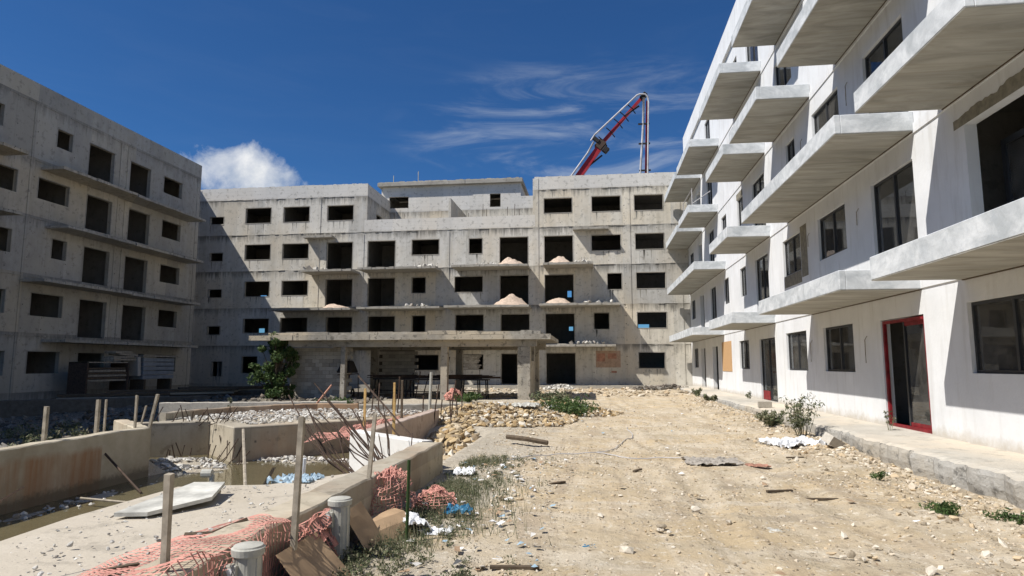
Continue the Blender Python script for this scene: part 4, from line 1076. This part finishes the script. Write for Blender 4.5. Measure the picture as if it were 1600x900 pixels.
# ------------------------------------------------------------------ posts, pipes, boards
def post(x, y, z0, h, w_, mat, label, lean=(0, 0), d=None, group=None):
    d = d or w_; vs = []
    for z, t_ in ((z0, 0), (z0 + h * .5, .5), (z0 + h, 1)):
        for a, b in ((-1, -1), (1, -1), (1, 1), (-1, 1)):
            j = random.uniform(.9, 1.08)
            vs.append((x + a * w_ / 2 * j + lean[0] * t_, y + b * d / 2 * j + lean[1] * t_, z + (random.uniform(-.012, .012) if t_ == 1 else 0)))
    fs = [(3, 2, 1, 0), (8, 9, 10, 11)] + [(l * 4 + i, l * 4 + (i + 1) % 4, l * 4 + 4 + (i + 1) % 4, l * 4 + 4 + i) for l in (0, 1) for i in range(4)]
    return tag(MB().add(vs, fs).build('wooden_post', mat), label, 'post', group)
post(-2.73, 3.93, .12, .68, .042, 'wood', 'nearest grey timber post, on the netted wall at lower left', (-.01, 0))
post(-2.47, 5.15, -.35, 1.42, .045, 'wood', 'tall leaning timber post wrapped in netting beside the second pipe', (.03, .03))
post(-2.66, 7.35, -.35, 1.27, .042, 'wood', 'leaning timber post by the bundle of rusty rods', (.06, .1))
post(-9.22, 9.9, -.9, 1.70, .06, 'wood', 'thick timber post behind the stained pool wall, leftmost')
post(-9.35, 11.2, -.9, 1.74, .06, 'wood', 'timber post behind the stained pool wall, second from left')
post(-9.6, 11.7, -.9, 1.72, .035, 'wood', 'thin timber stake just right of the second post behind the pool wall')
post(-9.25, 12.1, .1, .78, .04, 'wood', 'slim upright stake on the return wall corner')
post(-9.1, 12.3, .1, .80, .05, 'wood', 'pale stake leaning right on the pool wall corner', (.16, 0))
post(-9.9, 13.1, .1, .5, .03, 'wood', 'short thin leaning stake behind the pool wall corner', (.12, 0))
for i, (px_x, Y_, h, nm) in enumerate(((-5.35, 14.6, .95, 'left of the white pit wall'), (-4.1, 12.9, .8, 'behind the white pit wall'), (-5.6, 17.6, 1.0, 'far side of the netted pit'), (-4.95, 16.2, 1.1, 'next to the pink-stained wall'))):
    post(px_x, Y_, -.3, h + .3, .05, 'yellow_wood' if i != 3 else 'dark_wood', 'short %s stake %s' % ('yellow pine' if i != 3 else 'dark', nm))
tag(MB().tube([(-5.6, 21.5, -.3), (-5.55, 21.5, 1.25)], .05, 8).build('steel_stake', 'pvc'), 'pale steel pipe standing upright left of the ochre rubble', 'pipe')
def pvc(x, y, label):
    e = empty('pipe_stub', (x, y, 0), label, 'pipe')
    MB().lathe((0, 0, 0), [(.093, -.5), (.093, .17)], 24).build('pipe', 'pvc', e, smooth=False)
    MB().lathe((0, 0, 0), [(.098, .165), (.112, .17), (.115, .215), (.104, .222), (.10, .232), (.03, .245)], 24).build('cap', 'pvc', e)
    MB().box(-.135, -.02, -.118, -.06, -.02, .12).build('bracket', 'pvc', e, bevel=.004)
    MB().add([(-.10, -.1195, .10), (-.045, -.1195, .10), (-.06, -.1195, .02), (-.10, -.122, .10), (-.045, -.122, .10), (-.06, -.122, .02)], [(0, 1, 2), (5, 4, 3), (0, 3, 4, 1), (1, 4, 5, 2), (2, 5, 3, 0)]).build('bracket_web', 'plastic_white', e)
    for a in (-2.6, -1.9, -1.1, -.4, .3): MB().tube([(.094 * math.cos(a), .094 * math.sin(a), -.45), (.094 * math.cos(a), .094 * math.sin(a), .15)], .006, 4).build('rib', 'pvc', e)
pvc(-2.46, 4.45, 'nearest grey capped pipe against the low road-side wall')
pvc(-2.45, 6.08, 'second grey capped pipe, farther along the low road-side wall')
bd = empty('white_board', (-4.0, 6.0, .15), 'large whitewashed board lying propped on the pale deck', 'board')
bvs = [(-.42, -.62, .02), (.28, -.62, .0), (.34, .28, .10), (-.02, .72, .14), (-.30, .62, .14)]
bvs = [(-.26, -.62), (.02, -.56), (.28, .0), (.08, .55), (-.24, .5)]
zt = [.01, .01, .04, .08, .08]
b_ = MB().add([(x, y, z) for (x, y), z in zip(bvs, zt)] + [(x, y, z + .035) for (x, y), z in zip(bvs, zt)], [(4, 3, 2, 1, 0), (5, 6, 7, 8, 9)] + [(i, (i + 1) % 5, 5 + (i + 1) % 5, 5 + i) for i in range(5)])
b_.build('board', 'paper_board', bd)
MB().tube([(-.2, .3, 0), (.15, .35, .06)], .03, 6).build('prop', 'wood', bd)
for (x, y, z) in ((-1.2, 8.9, 0), (.6, 7.4, 0), (2.4, 6.6, 0), (3.4, 11.2, 0), (1.3, 9.6, 0)):
    hh = float(height(x, y))
    tag(stones('broken_block', np.array([[x, y, hh + .03]]) + rng.normal(0, .10, (9, 3)) * np.array([1, 1, .05]), rng.uniform(.03, .09, 9), 'stones'), label='grey lumps of broken block pressed into the road', kind='stuff')
tag(MB().cbox((-3.45, 3.62, .165), (.75, .05, .04), (0, 0, .55)).build('plank', 'dark_wood'), 'thin dark batten lying on the deck at lower left', 'plank')
tag(MB().cbox((-3.12, 4.05, .165), (.2, .04, .035), (0, 0, .9)).build('plank', 'dark_wood'), 'short dark offcut beside the batten on the deck', 'plank')
tag(MB().tube([(-3.25, 4.9, .16), (-3.05, 4.95, .165), (-2.9, 5.2, .22)], .02, 5).build('stick', 'dark_wood'), 'curved dark stick on the deck right of the batten', 'stick')
tag(MB().tube([(-4.0, 3.2, .1), (-3.9, 3.4, .45), (-3.75, 3.9, .7)], .006, 4).build('wire', 'rust'), 'thin bent wire rising at the lower left corner', 'wire')
tag(MB().tube([(-8.2, 9.6, -.62), (-7.2, 9.4, -.62)], .02, 5).build('stick', 'wood'), 'thin stick floating near the stained pool wall', 'stick')
tag(MB().tube([(-9.0, 11.0, -.1), (-7.9, 10.6, -.72)], .022, 5).build('stick', 'rust'), 'dark rod leaning down the stained pool wall into the water', 'rod')
tag(MB().tube([(-7.6, 13.3, .1), (-5.2, 9.3, -.72)], .03, 6).build('leaning_pole', 'wood'), 'grey pole leaning from the planter box into the water', 'pole')
tag(MB().tube([(-4.6, 7.4, -.7), (-4.6, 7.4, .18)], .03, 10).tube([(-4.6, 7.4, .2), (-4.72, 7.38, .2)], .05, 10).build('water_pipe', 'pvc'), 'white pipe with an elbow standing in the water behind the board', 'pipe')
tag(MB().tube([(-4.05, 8.6, -.6), (-4.0, 8.6, .22)], .035, 8).build('water_pipe', 'plastic_white'), 'short white pipe upright by the grey rubble', 'pipe')
tag(MB().tube([(-1.98, 6.75, -.35), (-1.97, 6.75, .5)], .018, 6).build('green_stake', M['leaf']), 'thin green stake in the weeds by the cardboard', 'stake')

# rods
def rods(name, n, base, spread, tip, tipspread, L, r, label, cat='rebar', bend=.1):
    e = empty(name, base, label, cat)
    for i in range(n):
        b = Vector((random.uniform(-1, 1) * spread[0], random.uniform(-1, 1) * spread[1], random.uniform(-.05, .05)))
        t_ = Vector(tip) + Vector((random.uniform(-1, 1) * tipspread[0], random.uniform(-1, 1) * tipspread[1], random.uniform(-1, 1) * tipspread[2]))
        t_ = t_ * random.uniform(.6, 1.05); mid = (b + b + t_) / 2 + Vector((random.uniform(-bend, bend), random.uniform(-bend, bend), -bend))
        MB().tube([b, mid, b + t_], r, 5).build('rod', 'rust', e)
rods('rebar_bundle', 20, (-3.35, 9.9, -.25), (.45, .35), (-1.35, .5, 1.15), (.28, .5, .35), 1, .011, 'fan of rusty reinforcing rods leaning left before the white pit wall')
rods('rebar_bundle', 10, (-3.4, 10.6, -.2), (.4, .3), (-.5, .3, .75), (.7, .3, .3), 1, .010, 'thin rusty rods standing at the foot of the white pit wall')
rods('rebar_bundle', 2, (-3.1, 11.4, -.1), (.1, .1), (-1.75, 1.2, 1.35), (.05, .2, .1), 1, .018, 'two thick dark bars leaning over the white pit wall', bend=.02)
rods('starter_rods', 16, (-10.1, 15.3, .05), (1.0, .3), (.15, .0, .42), (.25, .1, .15), 1, .012, 'bent rusty starter rods on top of the recess wall', bend=.12)
rods('starter_rods', 9, (-9.9, 14.6, -.8), (.8, .2), (.05, .0, .55), (.12, .05, .12), 1, .014, 'whitish short rods standing in the pool recess')
rods('starter_rods', 8, (-8.3, 13.9, -.8), (.4, .2), (.25, .3, .7), (.3, .1, .2), 1, .012, 'dark rods against the lit face of the planter box')
rods('standing_rods', 12, (-5.4, 19.2, -.2), (1.3, 1.3), (.05, .0, 1.15), (.12, .1, .2), 1, .02, 'upright dark rods standing in the netted pit', bend=.04)
# benches for bending rods, in black silhouette under the canopy
def bench(x, y, w_, label, mats):
    e = empty('work_table', (x, y, float(height(x, y))), label, 'work table')
    h = .95
    MB().box(-w_ / 2, w_ / 2, -.35, .35, h, h + .07).build('tabletop', 'black_steel', e)
    for sx in (-1, 1):
        for sy in (-1, 1): MB().tube([(sx * (w_ / 2 - .08), sy * .28, 0), (sx * (w_ / 2 - .12), sy * .28, h)], .035, 5).build('leg', 'black_steel', e)
    MB().tube([(-w_ / 2 + .1, -.28, .35), (w_ / 2 - .1, -.28, .35)], .025, 5).build('crossbar', 'black_steel', e)
    for i in range(5): MB().tube([(-w_ / 2 - random.uniform(0, .6), random.uniform(-.3, .3), h + .1 + .03 * i), (w_ / 2 + random.uniform(0, .8), random.uniform(-.3, .3), h + .12 + .03 * i)], .018, 4).build('rod', 'rust', e)
bench(-9.0, 33.5, 2.4, 'black rod-bending table left of the slender canopy column', 0)
bench(-7.4, 35.0, 2.3, 'black cluttered table right of the slender canopy column', 0)
bench(-10.9, 34.2, 2.2, 'dark low bench under the canopy near the block wall', 0)
bench(-6.3, 33.5, 1.5, 'small dark frame table nearest the ochre rubble', 0)
rods('leaning_bars', 6, (-9.0, 33.4, -.25), (1.2, .4), (.3, .2, 1.9), (.3, .1, .5), 1, .03, 'dark bars leaning upright under the canopy', bend=.03)
wb = empty('wheelbarrow', (-13.1, 33.0, float(height(-13.1, 33.))), 'black upturned wheelbarrow beside the block wall', 'wheelbarrow')
def tray(z, s, h):
    return [(-.30 * s, -.45 * s, z), (.30 * s, -.45 * s, z), (.30 * s, .45 * s, z), (-.30 * s, .45 * s, z)]
MB().add(tray(1.35, 1.35, 0) + tray(2.0, .7, 0), [(3, 2, 1, 0), (4, 5, 6, 7), (0, 1, 5, 4), (1, 2, 6, 5), (2, 3, 7, 6), (3, 0, 4, 7)]).build('tray', 'black_steel', wb, bevel=.06)
for sx in (-.25, .25): MB().tube([(sx, -.7, 1.25), (sx, .9, 1.3), (sx * 1.2, .9, 0)], .03, 6).build('handle', 'rust', wb)
w_ = MB(); c = 20
w_.tube([(0.0, .8 + .2 * math.cos(2 * math.pi * i / c), .25 + .2 * math.sin(2 * math.pi * i / c)) for i in range(c + 1)], .05, 6); w_.build('wheel', 'black_steel', wb)
# rack of formwork by the left block
fr = empty('formwork_stack', (-27.2, 36.0, -.3), 'stack of grey steel formwork panels in front of the left block', 'formwork')
for i in range(5): MB().box(-.4, .5, -.7, 2.1, .95 + i * .26, 1.17 + i * .26).build('panel', 'steel_form', fr, bevel=.01)
for y in (-.5, 1.9): MB().box(-.4, .5, y - .08, y + .08, 0, .93).build('leg', 'dark_wood', fr)
MB().box(-.5, .6, -.9, 2.3, 2.27, 2.37).build('cover', 'wood', fr)
MB().cbox((0, -1.0, 1.7), (.9, .25, 1.1), (.1, 0, 0)).build('side_panel', 'block', fr)
fr2 = empty('timber_rack', (-27.2, 32.3, -.3), 'rack of stacked timber planks left of the formwork', 'timber rack')
for i in range(6): MB().box(-.5, .5, -1.2 + random.uniform(-.1, .1), 1.6 + random.uniform(-.1, .1), .9 + i * .13, 1.0 + i * .13).build('plank', 'dark_wood' if i % 2 else 'wood', fr2)
for y in (-1.3, 1.7):
    MB().box(-.55, .55, y - .05, y + .05, 0, 1.95).build('frame', 'rust', fr2)
MB().box(-.55, .55, -1.35, 1.75, 1.9, 1.96).build('top_rail', 'wood', fr2)
for i in range(4): MB().cbox((.1, 1.6 + random.uniform(-.3, .3), 2.1 + .14 * i), (.7, 1.9 - .2 * i, .11), (random.uniform(-.05, .05), 0, random.uniform(-.1, .1))).build('loose_board', 'wood', fr2)
for i, (x, y, L, a) in enumerate(((-24, 30, 5, .6), (-22.5, 32, 6, .7), (-21, 34.2, 5, .75), (-25.5, 28, 4, .55), (-19.5, 35.5, 4, .8))):
    st = empty('plank_stack', (x, y, float(height(x, y))), 'dark plank stack on the shaded ground, number %s from the left' % ['second', 'third', 'fourth', 'first', 'fifth'][i], 'planks')
    st.rotation_euler.z = a
    for q in range(3): MB().cbox((random.uniform(-.2, .2), random.uniform(-.1, .1), .1 + q * .16), (L + random.uniform(-.5, .5), .6, .12), (0, 0, random.uniform(-.04, .04))).build('plank', 'dark_wood' if q != 1 else 'block', st)

# ------------------------------------------------------------------ orange safety netting
def netting(name, fn, nu, nv, label, r=.0032, mat='net'):
    P = [[Vector(fn(i / nu, j / nv)) for j in range(nv + 1)] for i in range(nu + 1)]
    mb = MB()
    for i in range(nu + 1):
        for j in range(nv + 1):
            for q in ((i + 1, j), (i, j + 1)):
                if q[0] <= nu and q[1] <= nv and random.random() > .015:
                    a, b = P[i][j], P[q[0]][q[1]]
                    d = (b - a)
                    if d.length < 1e-4: continue
                    s = d.cross(Vector((random.uniform(-.3, .3), -.6, 1))).normalized() * r * 1.3; u = d.cross(s).normalized() * r * .7
                    mb.add([a - s, a + s, a + u, b - s, b + s, b + u], [(0, 1, 4, 3), (1, 2, 5, 4), (2, 0, 3, 5)])
    return tag(mb.build(name, mat), label, 'netting')
N = lambda x, y, f, s: float(vnoise(np.array(x), np.array(y), f, s))
def net1(u, v):   # draped over deck edge and wall
    y = 3.1 + 2.2 * u + .12 * N(u * 9, v * 9, 1, 31)
    o = v                      # 0 = out on the deck, 1 = hanging down road side
    fold = .5 + .5 * math.sin(u * 17 + 2.5 * math.sin(v * 3.0) + 1.2)
    top = .13 * math.exp(-((u - .35) / .12) ** 2) + .10 * math.exp(-((u - .8) / .12) ** 2)
    if o < .72: x = -3.18 - .18 * math.sin(u * 3.1) + o / .72 * (.63 + .18 * math.sin(u * 3.1)); z = .155 + .05 * fold * math.sin(o / .72 * 3.1) + top * (o / .72) ** 3 + .035 * (o / .72)
    else: x = -2.55 + .06 * fold; z = .19 + top * max(0, 1 - (o - .72) / .15) - (o - .72) / .28 * (.30 + .12 * math.sin(u * 9))
    return x + .03 * N(u * 5, v * 4, 1, 34), y + .05 * math.sin(v * 7 + u * 5) + .03 * N(u * 4, v * 6, 1, 35), z + .008 * N(u * 20, v * 20, 1, 36)
netting('safety_net', net1, 44, 21, 'faded orange safety net draped over the deck edge at lower left')
def crump(cx, cy, cz, rx, ry, rz, sd):
    def f(u, v):
        a = u * 5.9; b = (v - .15) * 2.2
        k = 1 + .55 * N(u * 13, v * 11, 1, sd) + .3 * N(u * 31, v * 27, 1, sd + 1)
        return cx + rx * k * math.cos(a) * math.cos(b), cy + ry * k * math.sin(a) * math.cos(b), cz + rz * k * math.sin(b)
    return f
netting('safety_net', crump(-2.5, 7.75, -.12, .24, .5, .32, 41), 32, 18, 'crumpled orange net heap against the wall behind the cardboard', .0035)
netting('safety_net', crump(-2.05, 8.3, -.28, .24, .24, .2, 51), 22, 13, 'small bundle of pale orange net on the ground by the rubbish', .004)
netting('safety_net', lambda u, v: (-2.5 + .14 * N(u * 9, v * 9, 1, 61) + .1 * v, 5.2 + 1.0 * u, .15 - .45 * v + .05 * N(u * 9, v * 12, 1, 62)), 22, 12, 'tangle of net hanging between the two capped pipes', .005)
netting('safety_net', lambda u, v: (-5.1 - 1.2 * v + .2 * N(u * 6, v * 6, 1, 71), 13.2 + 4.5 * u, .05 - .2 * v + .3 * N(u * 8, v * 8, 1, 72)), 40, 12, 'pink-orange net sagging in the pit beyond the white wall', .006)
netting('safety_net', crump(-7.1, 32.0, -.1, .42, .4, .35, 81), 20, 9, 'small orange net heap at the foot of the slender canopy column', .02)
tag(MB().tube([(-10.5, 23, -.2), (-9.85, 23.3, .75)], .04, 5).build('red_beam', 'red_primer'), 'pinkish red bar leaning by the curved kerb', 'bar')

# ------------------------------------------------------------------ sheets, bags, cardboard
def sheet(name, cx, cy, cz, w_, l_, amp, mat, label, cat, seed, rot=0, n=16, tilt=0, arch=0):
    vs, fs = [], []
    if n > 4: n = int(n * 2.2)
    fq = .24 if n > 4 else .5
    for i in range(n + 1):
        for j in range(n + 1):
            u, v = i / n - .5, j / n - .5
            e = 1 + .25 * N(i * .4, j * .4, 1, seed + 3)
            x, y = u * w_ * e, v * l_ * e
            z = .75 * amp * (abs(N(i * fq + .15 * j, j * fq * 1.3, 1, seed)) * 2 + abs(N(i * fq * 2.2, j * fq * 2.2 + .3 * i, 1, seed + 1)) * .45 + abs(N(i * .9, j * .9, 1, seed + 2)) * .2) + tilt * x + arch * (0.25 - u * u) * 4
            c, s = math.cos(rot), math.sin(rot)
            gx_, gy_ = cx + x * c - y * s, cy + x * s + y * c
            vs.append((gx_, gy_, cz + z))
    for i in range(n):
        for j in range(n):
            a = i * (n + 1) + j; fs.append((a, a + 1, a + n + 2, a + n + 1))
    o = MB().add(vs, fs).build(name, mat)
    sd = o.modifiers.new('thickness', 'SOLIDIFY'); sd.thickness = .004
    return tag(o, label, cat)
sheet('plastic_sheet', 4.45, 15.6, -.33, 1.15, .95, .22, 'plastic_white', 'crumpled white plastic sheet on the rubble by the plinth', 'plastic sheet', 101, .3, 22)
tag(MB().cbox((5.1, 15.0, -.15), (.32, .3, .2), (.3, .5, .4)).build('grey_block', 'block'), 'tilted grey block beside the crumpled white plastic sheet', 'block')
cb_ = empty('hollow_block', (5.95, 24.0, .0), 'grey concrete block standing on the plinth below the far glass door', 'block')
MB().box(-.22, -.19, -.1, .1, 0, .2).box(.19, .22, -.1, .1, 0, .2).box(-.19, .19, -.1, -.07, 0, .2).box(-.19, .19, .07, .1, 0, .2).box(-.015, .015, -.07, .07, 0, .2).build('shell', 'block', cb_)
sheet('plastic_bag', -2.0, 7.2, -.33, .34, .5, .10, 'plastic_white', 'white plastic bag folded over the cardboard', 'bag', 111, .5, 14, -.5, .10)
sheet('cardboard_sheet', -2.28, 6.95, -.27, .5, .7, .02, 'card', 'flattened brown cardboard leaning by the second pipe', 'cardboard', 121, -.3, 4, -.35, .12)
sheet('cardboard_sheet', -2.30, 5.25, -.15, .35, .7, .02, 'card', 'brown cardboard propped against the wall between the pipes', 'cardboard', 131, 0, 4, -1.0)
sheet('cardboard_sheet', -2.33, 6.4, -.10, .25, .5, .02, 'card', 'upright brown cardboard right behind the second pipe', 'cardboard', 141, 0, 4, -1.4)
sheet('cardboard_sheet', -2.15, 4.75, -.28, .4, .5, .02, 'card', 'torn cardboard lying in the weeds near the nearest pipe', 'cardboard', 145, .5, 4, -.3)
sheet('plastic_bag', -1.75, 7.1, -.33, .34, .2, .07, 'plastic_white', 'flat white bag on the weeds right of the cardboard', 'bag', 151, 0, 12)
sheet('plastic_bag', -1.68, 7.95, -.30, .3, .25, .12, 'blue', 'dark blue plastic crumpled in the weeds', 'bag', 161, 0, 12)
sheet('plastic_bag', -3.55, 7.45, .10, .5, .4, .12, 'plastic_blue', 'pale blue bag lying on the far end of the deck', 'bag', 171, 0, 14)
sheet('plastic_bag', -2.15, 10.6, -.28, .32, .3, .13, 'plastic_white', 'white bag by the far end of the low road-side wall', 'bag', 181, 0, 12)
sheet('plastic_bag', -.08, 6.8, -.36, .14, .12, .06, 'blue', 'small blue wrapper alone on the dirt road', 'wrapper', 191, 0, 10)
sheet('plastic_sheet', 2.2, 13.0, -.37, 1.0, .8, .10, 'grey_stones', 'grey crumpled sheet in the middle of the dirt road', 'sheet', 201, 0, 18)
sheet('red_rag', 2.95, 12.6, -.36, .4, .25, .05, 'red_primer', 'small faded red rag right of the grey crumpled sheet', 'rag', 205, 0, 10)
sheet('plastic_sheet', -2.5, 21.4, .1, 1.3, .6, .2, 'paper_board', 'dirty white sack on the ochre rubble', 'sack', 211, .2, 16)
sheet('plastic_sheet', -1.0, 24.2, -.1, 1.5, .4, .15, 'plastic_white', 'white plastic strip at the right end of the ochre rubble', 'plastic sheet', 221, .5, 16)
sheet('plastic_sheet', -3.9, 24.8, -.05, 1.0, .5, .15, 'plastic_white', 'white plastic sheet behind the ochre rubble', 'plastic sheet', 231, .1, 16)
sheet('plastic_bag', 3.7, 8.3, -.36, .3, .16, .04, 'plastic_white', 'small flat white scrap near the green weed by the plinth', 'scrap', 241, .6, 8)
sheet('plastic_bag', 1.9, 7.75, -.37, .3, .2, .04, 'paper_board', 'pale flat scrap on the right of the dirt road', 'scrap', 245, .6, 8)
for i, (x, y, l, a) in enumerate(((3.1, 9.6, .5, .1), (2.6, 9.9, .4, .3), (0.7, 11.6, .3, 1.1), (-.75, 6.0, .45, .1), (-.6, 10.1, .3, .8), (3.9, 13.6, .35, .2))):
    tag(MB().cbox((x, y, float(height(x, y)) + .02), (l, .05, .025), (0, 0, a)).build('stick', 'dark_wood'), ('longer dark stick on the right of the road near the plinth weed', 'dark stick just above the longer one on the right of the road', 'small slanted dark stick in the middle distance of the dirt road', 'dark stick at the bottom edge of the photo left of centre', 'short dark stick lying near the verge beyond the blue wrapper', 'dark stick between the red rag and the plinth rubble')[i], 'stick', 'dark sticks on the dirt road')
def cable(pts, label):
    P_ = []
    for a, b in zip(pts[:-1], pts[1:]):
        for i in range(8):
            t_ = i / 8; x = a[0] + (b[0] - a[0]) * t_ + .05 * math.sin(i / 8 * 6.283); y = a[1] + (b[1] - a[1]) * t_ + .05 * math.sin(i / 8 * 6.283)
            P_.append((x, y, float(height(x, y)) + .025))
    tag(MB().tube(P_, .010, 5).build('cable', 'boom_grey'), label, 'cable')
cable([(-2.0, 12.2), (-1.2, 13.2), (.2, 14.2), (.9, 17.0), (.95, 20)], 'thin dark cable curving across the dirt road towards the far block')
cable([(.0, 14.0), (.8, 13.4), (2.2, 13.4)], 'thin cable branching right to the grey crumpled sheet')
tag(MB().tube([(-2.1, 15.4, -.2), (-1.6, 15.0, -.2), (-1.1, 14.9, -.27)], .06, 6).build('pipe_piece', 'dark_wood'), 'dark bent pipe piece lying below the ochre rubble', 'pipe')
def litter(n, x0, x1, y0, y1, name, label):
    x = rng.uniform(x0, x1, n); y = rng.uniform(y0, y1, n); h = height(x, y) + .02
    s = rng.uniform(.01, .045, n); a = rng.uniform(0, 6.28, n)
    q = np.array([(-1, -1), (1, -1), (1, 1), (-1, 1)])[None] * s[:, None, None] * rng.uniform(.5, 1.4, (n, 1, 2))
    c, s_ = np.cos(a)[:, None], np.sin(a)[:, None]
    X_ = q[..., 0] * c - q[..., 1] * s_ + x[:, None]; Y_ = q[..., 0] * s_ + q[..., 1] * c + y[:, None]
    Z_ = h[:, None] + rng.uniform(0, .04, (n, 4))
    V = np.stack([X_, Y_, Z_], -1).reshape(-1, 3)
    tag(npmesh(name, V, np.arange(4 * n).reshape(-1, 4), 'litter'), label=label, kind='stuff')
litter(260, -2.4, -.5, 4.5, 13, 'litter', 'scraps of paper and plastic among the weeds')
litter(60, -2, 5, 5, 26, 'litter', 'scraps scattered thinly over the dirt road')
litter(160, -5, 0.3, 19, 26, 'litter', 'scraps over the ochre rubble')

# ------------------------------------------------------------------ plants
def leaves(name, C, n, size, mat, up=.3, parent=None, asp=.45):
    """n leaf quads round the given centres C (m,4): x,y,z,radius"""
    C = np.array(C); idx = rng.integers(0, len(C), n)
    d = rng.standard_normal((n, 3)); d /= np.linalg.norm(d, axis=1)[:, None]
    p = C[idx, :3] + d * (C[idx, 3:4] * rng.random((n, 1)) ** .4) * np.array([1, 1, .85])
    t = rng.standard_normal((n, 3)) + np.array([0, 0, up]); t /= np.linalg.norm(t, axis=1)[:, None]
    b = np.cross(t, rng.standard_normal((n, 3))); b /= np.linalg.norm(b, axis=1)[:, None]
    s = size * rng.uniform(.6, 1.4, (n, 1))
    V = np.stack([p - t * s, p + b * s * asp, p + t * s, p - b * s * asp], 1).reshape(-1, 3)
    return npmesh(name, V, np.arange(4 * n).reshape(-1, 4), mat, parent)
sh = empty('leafy_shrub', (-16.6, 32.0, -.3), 'tall dark green leafy shrub growing against the block wall', 'shrub')
cl = []
for i in range(64):
    z = .2 + 3.2 * (i / 64) + random.uniform(-.2, .2); a = random.uniform(0, 6.28); r = random.uniform(.1, 1.3) * (1.1 - .2 * abs(z - 1.6))
    c = (r * math.cos(a), r * math.sin(a) * .6, z); cl.append((*c, random.uniform(.12, .42)))
    MB().tube([(0, 0, 0), (c[0] * .4, c[1] * .4, z * .55), c], .05, 5, .012).build('branch', 'dark_wood', sh)
leaves('foliage', cl, 9500, .08, 'leaf', 0, sh)
def weed(x, y, r, h, n, label, mat='weed', z=None, name='weed_clump', cat='weed', size=.05):
    z0 = float(height(x, y)) if z is None else z
    e = empty(name, (x, y, z0), label, cat)
    cl = []
    stems = MB()
    for i in range(max(4, int(n / 60))):
        a = random.uniform(0, 6.28); rr = r * random.random() ** .5; hh = h * random.uniform(.4, 1)
        tip = (rr * math.cos(a), rr * math.sin(a), hh)
        stems.tube([(tip[0] * .3, tip[1] * .3, -.03), (tip[0] * .7, tip[1] * .7, hh * .6), tip], .004 + h * .006, 4, .002)
        for q in (.45, .75, 1.0): cl.append((tip[0] * q, tip[1] * q, hh * q, r * .22 + .02))
    stems.build('stem', mat, e)
    leaves('leaves', cl, n, size, mat, .4, e, .3)
weed(5.05, 16.9, .5, 1.0, 800, 'tall dry weed growing by the plinth behind the white plastic sheet', size=.05)
weed(4.95, 19.3, .38, .4, 800, 'low bushy dry weed by the plinth left of the white plastic', 'weed', size=.06)
weed(5.3, 31.0, .35, .35, 400, 'yellow-green weed by the far stretch of the plinth', size=.08)
weed(5.2, 34.5, .35, .4, 300, 'dusty weed by the plinth, farther than the yellow-green one', size=.08)
weed(4.35, 8.9, .26, .13, 600, 'bright green low weed on the rubble near the plinth, lower right', 'leaf', size=.03)
weed(4.75, 8.4, .22, .12, 400, 'small green weed just right of the bright green one', 'leaf', size=.025)
weed(4.45, 11.2, .14, .12, 220, 'tiny green sprout in the rubble by the plinth', 'leaf', size=.025)
weed(-1.15, 5.6, .2, .12, 400, 'green weed tuft on the dirt at the bottom of the photo', size=.022)
weed(-14.6, 24.5, .3, 1.2, 400, 'thin pale weed standing in shade left of the shrub', size=.06)
weed(-12.3, 29.0, 1.0, .5, 900, 'green weeds at the foot of the block wall', 'leaf', size=.09)
weed(-6.4, 31.2, .8, .4, 500, 'green weeds at the foot of the slender column', 'leaf', size=.09)
weed(-.9, 23.6, 1.1, .45, 2200, 'green grassy weeds at the right end of the ochre rubble', 'leaf', size=.07)
weed(-1.7, 27.0, 1.0, .5, 1200, 'weeds behind the ochre rubble near the pier', size=.09)
weed(6.7, 16.0, .15, .45, 120, 'thin weed rooted on the plinth at the foot of the white wall', z=0.0, size=.035)
weed(6.8, 29.8, .2, .35, 120, 'small dry weed on the plinth below the chipboard panel', z=0.0, size=.05)
# mixed low growth on the verge beside the low wall
cl = []
for i in range(420):
    x = -2.4 + abs(random.gauss(0, .6)); y = 3.6 + 9.5 * random.random()
    if x > -.3 or random.random() < .3 * (x > -1.5): continue
    cl.append((x, y, float(height(x, y)) + .03, random.uniform(.03, .10)))
tag(leaves('verge_weeds', cl, 17000, .014, 'weed', .5), kind='stuff', label='dusty green weeds along the verge beside the low wall')
cl = []
for i in range(160):
    x = -2.35 + abs(random.gauss(0, .3)); y = 4.0 + 5.5 * random.random()
    cl.append((x, y, float(height(x, y)) + .06, random.uniform(.04, .12)))
tag(leaves('verge_weeds', cl, 6000, .017, 'weed', .6), kind='stuff', label='greener tufts close against the low wall')
# blades
n = 5200
x = -2.3 + np.abs(rng.normal(0, .55, n)); y = rng.uniform(4, 12, n); z = height(x, y); hh = rng.uniform(.05, .22, n) * (vnoise(x, y, 1.2, 77) > -.05)
dx, dy = rng.normal(0, .04, n), rng.normal(0, .04, n)
V = np.stack([np.stack([x - .004, y, z - .01], 1), np.stack([x + .004, y, z - .01], 1), np.stack([x + dx, y + dy, z + hh], 1)], 1).reshape(-1, 3)
tag(npmesh('grass', V, np.arange(3 * n).reshape(-1, 3), 'weed'), kind='stuff', label='thin grass blades along the verge')
# brush in the dark hollow behind the pool wall
cl = []
for i in range(120):
    x = random.uniform(-20, -10.6); y = random.uniform(12, 27)
    if x > -12.2 and 13 < y < 21: continue
    cl.append((x, y, float(height(x, y)) + .15, random.uniform(.15, .5)))
tag(leaves('hollow_brush', cl, 9000, .05, 'weed', .5), kind='stuff', label='low dusty brush in the shaded hollow at left')
print('objects', len(bpy.data.objects), 'tris', sum(len(o.data.polygons) for o in bpy.data.objects if o.type == 'MESH'))
